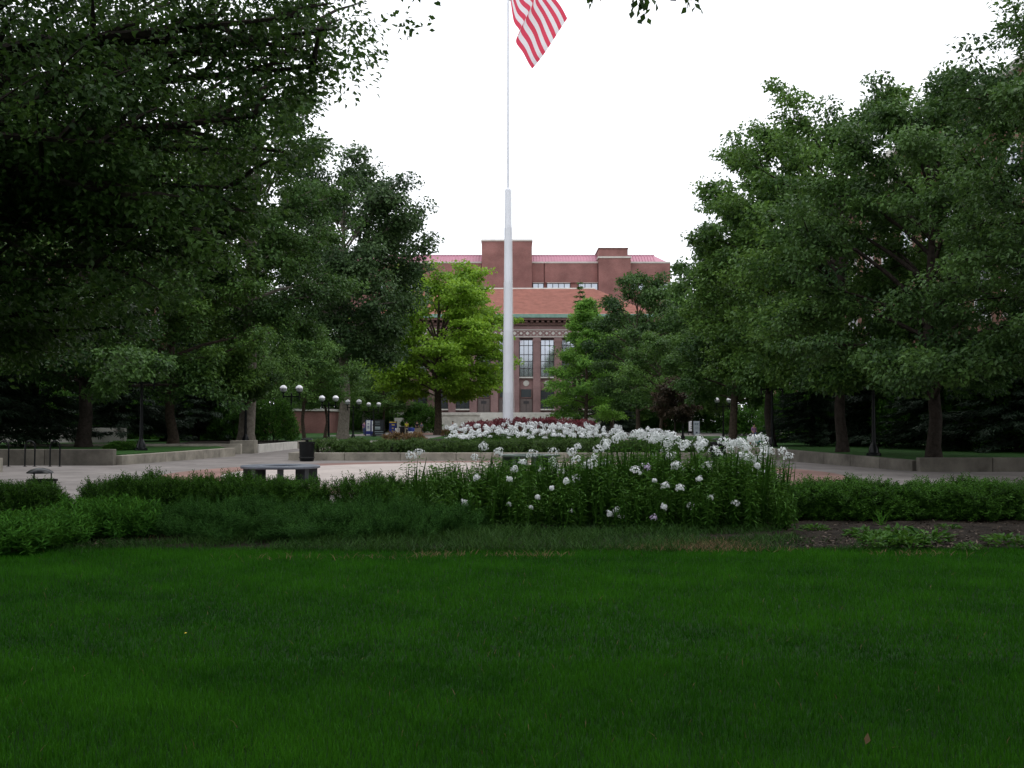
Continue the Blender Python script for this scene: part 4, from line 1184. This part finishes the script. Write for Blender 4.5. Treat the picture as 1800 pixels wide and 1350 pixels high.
# fallen leaf on the lawn
co, tri = leaves(np.array([[0, 0, .045]]), np.array([[.3, .2, .9]]), np.array([[.2, -1, .3]]), .06, .036, .15)
tag(link('fallen_leaf', npmesh('fallen_leaf', co, tri, L['straw'], np.full(4, .4)), None, (X(1515,5.42), 5.42, 0)), 'single brown fallen leaf lying on the mown lawn', 'leaf')
co, tri = leaves(np.array([[0, 0, .05]]), np.array([[.8, .2, .3]]), np.array([[0, -.3, 1]]), .022, .018, .15)
tag(link('dandelion', npmesh('dandelion', co, tri, M['yellow'], np.full(4, .4)), None, (X(328,8.2), 8.2, 0)), 'tiny yellow flower in the lawn at the left', 'flower')
# ------------------------------------------------------------------ flagpole and flag
FD = 57.0
fx = X(893, FD)
o = thing('flagpole', 'tall white stepped flagpole in the centre of the quad', 'flagpole', (fx, FD, 0))
secs = [(0.15, .285, 3.1), (3.1, .262, 6.35), (6.35, .238, 9.0), (9.0, .21, 11.9), (11.9, .175, 13.85)]
for z0, r, z1 in secs:
    MB().lathe([(r+.004, z0), (r+.004, z0+.1), (r, z0+.12), (r-.014, z1-.004)], 24).build('pole_section', M['pole'], o, smooth=True)
MB().lathe([(.165, 13.85), (.15, 13.95), (.078, 14.0), (.062, 22), (.05, 30.5)], 18).build('upper_pole', M['pole'], o, smooth=True)
MB().lathe([(.02, 30.5), (.13, 30.6), (.16, 30.75), (.1, 30.9), (.0, 30.95)], 14).build('finial', M['yellow'], o, smooth=True)
MB().lathe([(.45, .1), (.45, .8), (.40, .86), (.30, .9)], 24).build('base', M['pole'], o, smooth=True)
MB().tube([(.33, -.05, 1.0), (.12, -.03, 20), (.1, -.03, 30.3)], .011, 4).build('halyard', M['white'], o)

def flagmat(name, c):
    m = leafmat(name, c, c, 0.45, 0.7, 0.15)
    m.node_tree.nodes['Hue/Saturation/Value'].inputs['Hue'].default_value = .5
    m.node_tree.nodes['Hue/Saturation/Value'].inputs['Value'].default_value = 1.1
    return m
FM = [flagmat('flag red', (0.72, 0.075, 0.13)), flagmat('flag white', (0.84, 0.82, 0.85)), flagmat('flag blue', (0.03, 0.04, 0.22))]
A0 = Vector(at(897.5, -132, FD)); A1 = Vector(at(897.5, -8, FD))
B0 = Vector(at(998, 27, FD)); B1 = Vector(at(936, 114, FD))
def flag_at(u, v, off=0.0):
    p = A0.lerp(A1, v).lerp(B0.lerp(B1, v), u)
    e = math.sin(PI*u)
    p = p+Vector((.16*e*math.sin(v*4+.5)*(.4+v), 0, -.12*e*(0.5+.5*v)))
    w_ = math.sin(6.5*u+4.2*v-1.0)*.42*u**.6+math.sin(13*u-5*v)*.16*u
    p.y += w_*(.35+.65*u)+off
    f = math.exp(-((u-.52)/.14)**2)*min(1, v*1.6)       # hanging fold
    p.x += -.30*f*math.sin((u-.52)*13)
    p.y -= .42*f
    return p
NU, NV = 72, 52
vs = [tuple(flag_at(i/NU, j/NV)) for j in range(NV+1) for i in range(NU+1)]
fs, mi = [], []
for j in range(NV):
    for i in range(NU):
        a = j*(NU+1)+i
        fs.append((a, a+1, a+NU+2, a+NU+1))
        st = j*13//NV
        mi.append(2 if (i < NU*.4 and st < 7) else st % 2)
me = bpy.data.meshes.new('flag'); me.from_pydata([(a-A1.x, b-A1.y, c-A1.z) for a, b, c in vs], [], fs)
for m in FM: me.materials.append(m)
me.polygons.foreach_set('material_index', mi); me.polygons.foreach_set('use_smooth', [True]*len(fs)); me.update()
fl = tag(link('flag', me, None, tuple(A1)), 'red and white striped national flag hanging in folds from the pole', 'flag')
stb = MB()
for r_ in range(9):
    for c_ in range(6 if r_ % 2 == 0 else 5):
        u0 = .4*((c_*2+1+(r_ % 2))/12); v0 = (7/13)*((r_+1)/10)
        for off in (-.012, .012):
            ctr = flag_at(u0, v0, off)-A1
            q = [flag_at(u0+(.0125 if k % 2 == 0 else .005)*math.sin(PI*k/5), v0-(.020 if k % 2 == 0 else .008)*math.cos(PI*k/5), off)-A1 for k in range(10)]
            stb.add([ctr]+q, [(0, 1+k, 1+(k+1) % 10) for k in range(10)])
tag(stb.build('stars', M['white'], fl), kind='stuff')
for v_ in (0.0, .5, 1.0):
    p = A0.lerp(A1, v_)-A1
    MB().tube([p+Vector((-.1, -.03, 0)), p+Vector((.02, 0, 0))], .02, 5).build('clip', M['blackm'], fl)

# ------------------------------------------------------------------ benches
def ring_bench(label, x, y, seat, leg, ro=1.06, ri=.52, h=.45):
    o = thing('ring_bench', label, 'bench', (x, y, .016))
    MB().lathe([(ri, h-.075), (ro-.02, h-.075), (ro, h-.055), (ro, h-.02), (ro-.02, h), (ri+.02, h), (ri, h-.02), (ri, h-.075)], 48).build('seat', seat, o, smooth=True)
    for k in range(8):
        a = 2*PI*k/8+.2
        MB().obox((math.cos(a)*.80, math.sin(a)*.80), (math.cos(a), math.sin(a)), .17, .075, 0, h-.077).build('leg', leg, o)
    return o
ring_bench('round slate grey ring bench at the left of the plaza', X(494, 29), 29.0, M['benchtop'], M['benchleg'], 1.05, .52)
ring_bench('dark green ring bench behind the white phlox', X(930, 39), 38.5, M['greenbench'], M['greenbench'], 1.1, .55)
# ------------------------------------------------------------------ bins
def bin_(label, x, y, z=.012):
    o = thing('litter_bin', label, 'bin', (x, y, z))
    MB().lathe([(.27, 0), (.29, .03), (.30, .10), (.315, .70), (.335, .72), (.335, .78), (.29, .79)], 28).build('body', M['black'], o, smooth=True)
    MB().lathe([(.06, .79), (.06, .86)], 10).build('lid_post', M['blackm'], o)
    MB().lathe([(.02, .86), (.24, .87), (.22, .91), (.08, .945), (.0, .95)], 24).build('lid', M['black'], o, smooth=True)
    MB().lathe([(.318, .13), (.322, .15), (.318, .17)], 28).build('hoop', M['blackm'], o)
    return o
bin_('glossy black round litter bin against the left end of the long bed wall', X(540, 44.3), 44.3)
bin_('dark litter bin behind the phlox on the right of the bed wall', X(1262, 44.0), 44.0)
o = thing('hooded_bin', 'black litter bin with domed hood behind the left yew bushes', 'bin', (X(72, 20.6), 20.6, .006))
MB().lathe([(.0, .755), (.06, .752), (.17, .72), (.235, .675), (.245, .655), (.23, .65), (.0, .66)], 28).build('hood', M['black'], o, smooth=True)
MB().lathe([(.17, 0), (.20, .05), (.22, .48), (.20, .485)], 24).build('liner', M['blackm'], o, smooth=True)
MB().lathe([(.255, .50), (.275, .50), (.275, .535), (.255, .535), (.255, .50)], 28, (.05, 0, 0)).build('rim', M['black'], o)
for k in range(3):
    a = 2*PI*k/3+.4
    MB().tube([(.2*math.cos(a), .2*math.sin(a), .48), (.2*math.cos(a), .2*math.sin(a), .67)], .014, 6).build('post', M['blackm'], o)
for k in range(22):
    a = 2*PI*k/22
    MB().tube([(.24*math.cos(a), .24*math.sin(a), .03), (.262*math.cos(a)+.03, .262*math.sin(a), .515)], .010, 5).build('bar', M['blackm'], o)

# ------------------------------------------------------------------ lamps
def lamp(label, x, d, z, rz=0):
    o = thing('street_lamp', label, 'lamp', (x, d, z), rz)
    MB().lathe([(.27, 0), (.27, .08), (.20, .12), (.17, .30), (.11, .42), (.09, .5)], 16).build('base', M['black'], o, smooth=True)
    MB().lathe([(.085, .5), (.06, 2.4), (.055, 3.0), (.06, 3.05), (.03, 3.12)], 12).build('pole', M['black'], o, smooth=True)
    MB().box(-.50, .50, -.035, .035, 2.84, 2.91).build('crossbar', M['black'], o)
    for s in (-1, 1):
        MB().tube([(s*.53, 0, 2.62), (s*.53, 0, 3.10)], .045, 8).build('arm', M['black'], o)
        MB().lathe([(.05, 3.08), (.12, 3.12), (.13, 3.16)], 14, (s*.53, 0, 0)).build('holder', M['black'], o, smooth=True)
        n = 10; r = .245
        up = [(r*math.cos(PI/2*k/n), 3.39+r*math.sin(PI/2*k/n)) for k in range(n+1)]
        lo = [(r*math.sin(PI/2*k/n*.98+.02), 3.39-r*math.cos(PI/2*k/n*.98+.02)) for k in range(n+1)]
        g = MB().lathe(up, 20, (s*.53, 0, 0)).build('globe', M['globe'], o, smooth=True)
        MB().lathe(lo, 20, (s*.53, 0, 0)).build('lower_globe', M['globelow'], g, smooth=True)
        MB().lathe([(r+.002, 3.372), (r+.012, 3.375), (r+.012, 3.405), (r+.002, 3.408)], 20, (s*.53, 0, 0)).build('band', M['black'], g)
    return o
lamp('black lamp post with globes lost in leaves on the left lawn', X(249, 46), 46, .40)
lamp('black lamp post standing against the pale oak trunk', X(432, 61.2), 61.2, .42)
lamp('black twin lamp with two clear white globes left of the bin', X(512, 72), 72, .405)
lamp('black twin lamp before the grey elm trunk', X(621, 99), 99, 0)
lamp('farthest left twin lamp beside the dark kiosk', X(657, 115), 115, 0)
lamp('black lamp post without visible globes left of the elm', X(578, 84), 84, 0)
lamp('thin black lamp post under the right oaks', X(1535, 40.2), 40.2, .36)
lamp('black lamp post by the standing woman', X(1357, 54), 54, .36)
lamp('small twin lamp before the library at right', X(1008, 140), 140, 1.2, .3)
lamp('thin lamp post on the right lawn beside the white board', X(1200, 96), 96, 0)
lamp('dark lamp post on the right lawn left of the woman', X(1271, 92), 92, 0)

# ------------------------------------------------------------------ bicycle racks
for i, (x, lb) in enumerate(((98, 'nearest to the wall end'), (54, 'second from the wall end'), (8, 'cut by the left edge'))):
    d = 39.0
    p = [(-.17, 0, 0), (-.17, 0, .75)]+[(-.17*math.cos(PI*k/8), 0, .75+.17*math.sin(PI*k/8)) for k in range(1, 8)]+[(.17, 0, .75), (.17, 0, 0)]
    ob = thing('bicycle_rack', 'black hooped bicycle rack %s' % lb, 'bike rack', (X(x, d), d, .006), .1, 'bicycle racks at the left wall')
    MB().tube(p, .028, 8).build('hoop', M['black'], ob, smooth=True)
    for s in (-1, 1): MB().lathe([(.07, 0), (.07, .012), (.03, .015)], 12, (s*.17, 0, 0)).build('foot_plate', M['blackm'], ob)

# ------------------------------------------------------------------ boards, kiosks and bins far off
def board(name, label, x, d, w, h, z0, face, back, lines=(), cat='sign', rz=0, th=.08, extra=None):
    o = thing(name, label, cat, (x, d, 0), rz)
    MB().box(-w/2, w/2, -th/2, th/2, z0, z0+h).build('backing', back, o)
    MB().box(-w/2+.05, w/2-.05, -th/2-.012, -th/2-.002, z0+.05, z0+h-.05).build('face', face, o)
    for s in (-1, 1): MB().box(s*(w/2+.035)-.03, s*(w/2+.035)+.03, -.05, .05, 0, z0+h+.03).build('post', M['blackm'], o)
    if lines:
        mb = MB()
        for zc, hh, x0, x1 in lines:
            mb.box(-w/2+w*x0, -w/2+w*x1, -th/2-.02, -th/2-.0125, z0+h*zc-h*hh/2, z0+h*zc+h*hh/2)
        tag(mb.build('print', extra or M['ink'], o), kind='stuff')
    return o
board('notice_board', 'pale grey notice board standing on the right lawn', X(1224, 122), 122, .68, 1.62, .02, M['greyp'], M['greyp'],
      [(.83,.035,.18,.45),(.83,.035,.5,.82),(.755,.035,.18,.5),(.755,.035,.55,.8),(.58,.012,.2,.7),(.52,.012,.2,.8),(.46,.012,.2,.65),(.2,.11,.38,.66)])
board('banner_board', 'narrow white banner left of the pale notice board', X(1213, 128), 128, .36, 1.2, .45, M['white'], M['white'], [(.8,.08,.6,.95),(.62,.08,.6,.95),(.44,.08,.6,.95),(.26,.08,.6,.95)])
board('poster_stand', 'white and blue poster panel at the left of the kiosk', X(647.5, 119), 119, .55, 1.75, .02, M['white'], M['blue'], [(.2,.2,.05,.95),(.75,.05,.3,.7),(.6,.05,.3,.7),(.5,.05,.3,.7)], rz=.25, extra=M['blue'])
board('poster_stand', 'narrow white poster strip right beside the far lamp', X(655.5, 121), 121, .35, 1.7, .02, M['white'], M['blue'], [(.18,.2,.05,.95),(.7,.05,.3,.7)], rz=.25, extra=M['blue'])
board('kiosk', 'dark grey notice kiosk with pale lines near the far lamps', X(667, 118), 118, 1.05, 1.75, .05, M['darkp'], M['blackm'],
      [(.52,.09,.08,.62),(.42,.06,.08,.62),(.85,.025,.1,.6),(.72,.02,.1,.6),(.25,.03,.05,.95),(.12,.03,.05,.95)], cat='kiosk', th=.5, extra=M['greyp'])
board('kiosk', 'blue poster kiosk with yellow lettering beside the white barrel', X(691, 132), 132, .85, 1.5, .1, M['blue'], M['blue'],
      [(.93,.10,.02,.98),(.72,.10,.35,.75),(.45,.06,.35,.6),(.2,.05,.4,.6)], cat='kiosk', th=.3, extra=M['yellow'])
def drum(name, label, x, d, m, r, h, band=None):
    o = thing(name, label, 'bin', (x, d, .006))
    MB().lathe([(r*.9, 0), (r, .05), (r, h*.93), (r*1.06, h*.95), (r*1.06, h), (r*.8, h+.03)], 20).build('body', m, o, smooth=True)
    if band: MB().lathe([(r+.004, h*.1), (r+.014, h*.12), (r+.014, h*.58), (r+.004, h*.6)], 20).build('label_band', band, o, smooth=True)
    return o
drum('barrel', 'white barrel beside the blue poster kiosk', X(699, 130), 130, M['white'], .28, .75)
drum('recycling_bin', 'blue recycling bin with white band on the far path', X(723, 114), 114, M['blue'], .36, .90, M['white'])
board('bin_sign', 'dark slab at the left side of the blue recycling bin', X(716.5, 114.5), 114.5, .2, .75, .01, M['darkp'], M['darkp'], cat='sign')
drum('brown_bin', 'brown round bin left of the tan stone blocks', X(707, 131), 131, M['blackm'], .32, .95)
for i, (x, lb) in enumerate(((714.5,'leftmost tan stone block beside the brown bin'),(728,'tan stone block behind the blue recycling bin'),(733,'tan stone block second from the right'),(738,'tan stone block at the right end of its row'))):
    ob = thing('stone_block', lb, 'stone block', (X(x, 133), 133, .006), 0, 'tan stone blocks')
    MB().box(-.17, .17, -.17, .17, 0, .72).build('block', M['tan'], ob); MB().box(-.19, .19, -.19, .19, .723, .78).build('cap', M['tan'], ob)

# ------------------------------------------------------------------ people
SKIN = mat('skin', (0.42,0.26,0.19), 0.6, 0.06)
HAIR = mat('dark hair', (0.02,0.014,0.010), 0.6, 0.1)
def skinmesh(name, verts, edges, radii, m, root=0):
    me = bpy.data.meshes.new(name); me.from_pydata(verts, edges, []); me.materials.append(m)
    ob = bpy.data.objects.new(name, me); COL.objects.link(ob)
    sk = ob.modifiers.new('skin', 'SKIN')
    for i, r in enumerate(radii): me.skin_vertices[0].data[i].radius = (r, r) if not hasattr(r, '__len__') else r
    me.skin_vertices[0].data[root].use_root = True
    ss = ob.modifiers.new('sub', 'SUBSURF'); ss.levels = 1; ss.render_levels = 1
    dg = bpy.context.evaluated_depsgraph_get()
    nm = bpy.data.meshes.new_from_object(ob.evaluated_get(dg))
    bpy.data.objects.remove(ob)
    nm.polygons.foreach_set('use_smooth', [True]*len(nm.polygons))
    return nm
def person(label, pos, rz, shirt, trousers, h=1.7, sit=False, hair=HAIR, stride=.18):
    s = h/1.7
    o = thing('person', label, 'person', pos, rz); o.scale = (s, s, s)
    if sit:
        pel = (0,0,.47); kneeL, kneeR = (-.11,-.40,.49), (.11,-.40,.49); ftL, ftR = (-.11,-.40,.06), (.11,-.36,.06); tL, tR = (-.11,-.52,.03), (.11,-.48,.03)
    else:
        pel = (0,0,.93); kneeL, kneeR = (-.10,-stride*.7,.50), (.10,stride*.2,.49); ftL, ftR = (-.10,-stride,.07), (.10,stride,.09); tL, tR = (-.10,-stride-.14,.03), (.10,stride-.13,.03)
    dz = pel[2]-.93
    q = lambda x, y, z: (x, y, z+dz)
    V = [pel, q(0,.02,1.12), q(0,.01,1.36), q(0,0,1.46), q(0,-.02,1.56), q(0,-.02,1.66),
         q(-.17,.01,1.38), q(-.22,.03,1.13), (q(-.20,-.12,.94) if not sit else q(-.16,-.26,1.0)), (q(-.20,-.18,.86) if not sit else q(-.13,-.36,1.0)),
         q(.17,.01,1.38), q(.22,-.02,1.13), (q(.21,-.10,.93) if not sit else q(.16,-.26,1.0)), (q(.21,-.15,.85) if not sit else q(.13,-.36,1.0)),
         (-.09,0,pel[2]-.04), kneeL, ftL, tL, (.09,0,pel[2]-.04), kneeR, ftR, tR]
    E = [(0,1),(1,2),(2,3),(3,4),(4,5),(2,6),(6,7),(7,8),(8,9),(2,10),(10,11),(11,12),(12,13),(0,14),(14,15),(15,16),(16,17),(0,18),(18,19),(19,20),(20,21)]
    Rd = [.125,.115,.12,.055,.085,.075,.055,.042,.032,.035,.055,.042,.032,.035,.085,.06,.045,.035,.085,.06,.045,.035]
    link('body', skinmesh('body', V, E, Rd, SKIN), o)
    sh = [0,1,2,6,7,10,11]; k = {a: i for i, a in enumerate(sh)}
    link('shirt', skinmesh('shirt', [V[a] for a in sh], [(k[a], k[b]) for a, b in E if a in k and b in k], [Rd[a]+.022 for a in sh], shirt), o)
    tr_ = [0,14,15,16,18,19,20]; k = {a: i for i, a in enumerate(tr_)}
    link('trousers', skinmesh('trousers', [V[a] for a in tr_], [(k[a], k[b]) for a, b in E if a in k and b in k], [.125]+[Rd[a]+.018 for a in tr_[1:]], trousers), o)
    c = q(0,.012,1.645)
    hm = MB().lathe([(.0,-.10), (.08,-.085), (.098,-.02), (.09,.05), (.05,.085), (.0,.09)], 14, c)
    hm.build('hair', hair, o, smooth=True)
    return o
cl_ = lambda n, c: mat(n, c, .85, .12, 12)
PINK, TEAL, REDC, WHT = cl_('pink purple cloth', (.34,.17,.33)), cl_('teal cloth', (.03,.30,.36)), cl_('red orange cloth', (.42,.07,.03)), cl_('white cloth', (.72,.72,.74))
JEAN, DARK, YEL = cl_('blue jeans', (.05,.08,.20)), cl_('dark cloth', (.03,.03,.035)), cl_('yellow cloth', (.72,.66,.06))
person('standing woman in a pink and purple top on the right path', (X(1325, 76), 76, 0), .5, PINK, JEAN, 1.46)
person('seated child in a teal top with dark hair by the right wall', (X(1331, 58), 58, .10), 2.6, TEAL, DARK, .98, True)
person('seated child in red orange beside the child in teal', (X(1318, 60), 60, .05), .3, REDC, DARK, 1.0, True)
person('small child in white between the red and teal children', (X(1324, 57), 57, .0), .6, WHT, WHT, .95, True)
person('walking person in a pale top and blue jeans left of the kiosk', (X(641, 122), 122, 0), .4, PINK, JEAN, 1.6)
person('person in a bright yellow shirt behind the tan blocks', (X(715, 136), 136, 0), 0, YEL, DARK, 1.62)
person('person in dark clothes behind the tan blocks', (X(733, 137), 137, 0), .4, DARK, DARK, 1.62)
person('person in blue by the right end of the tan blocks', (X(741, 136), 136, 0), -.4, cl_('grey blue cloth', (.2,.22,.3)), DARK, 1.5)
person('small figure in white on the far steps left of the phlox', (X(796, 140), 140, 0), -.4, WHT, DARK, 1.6)
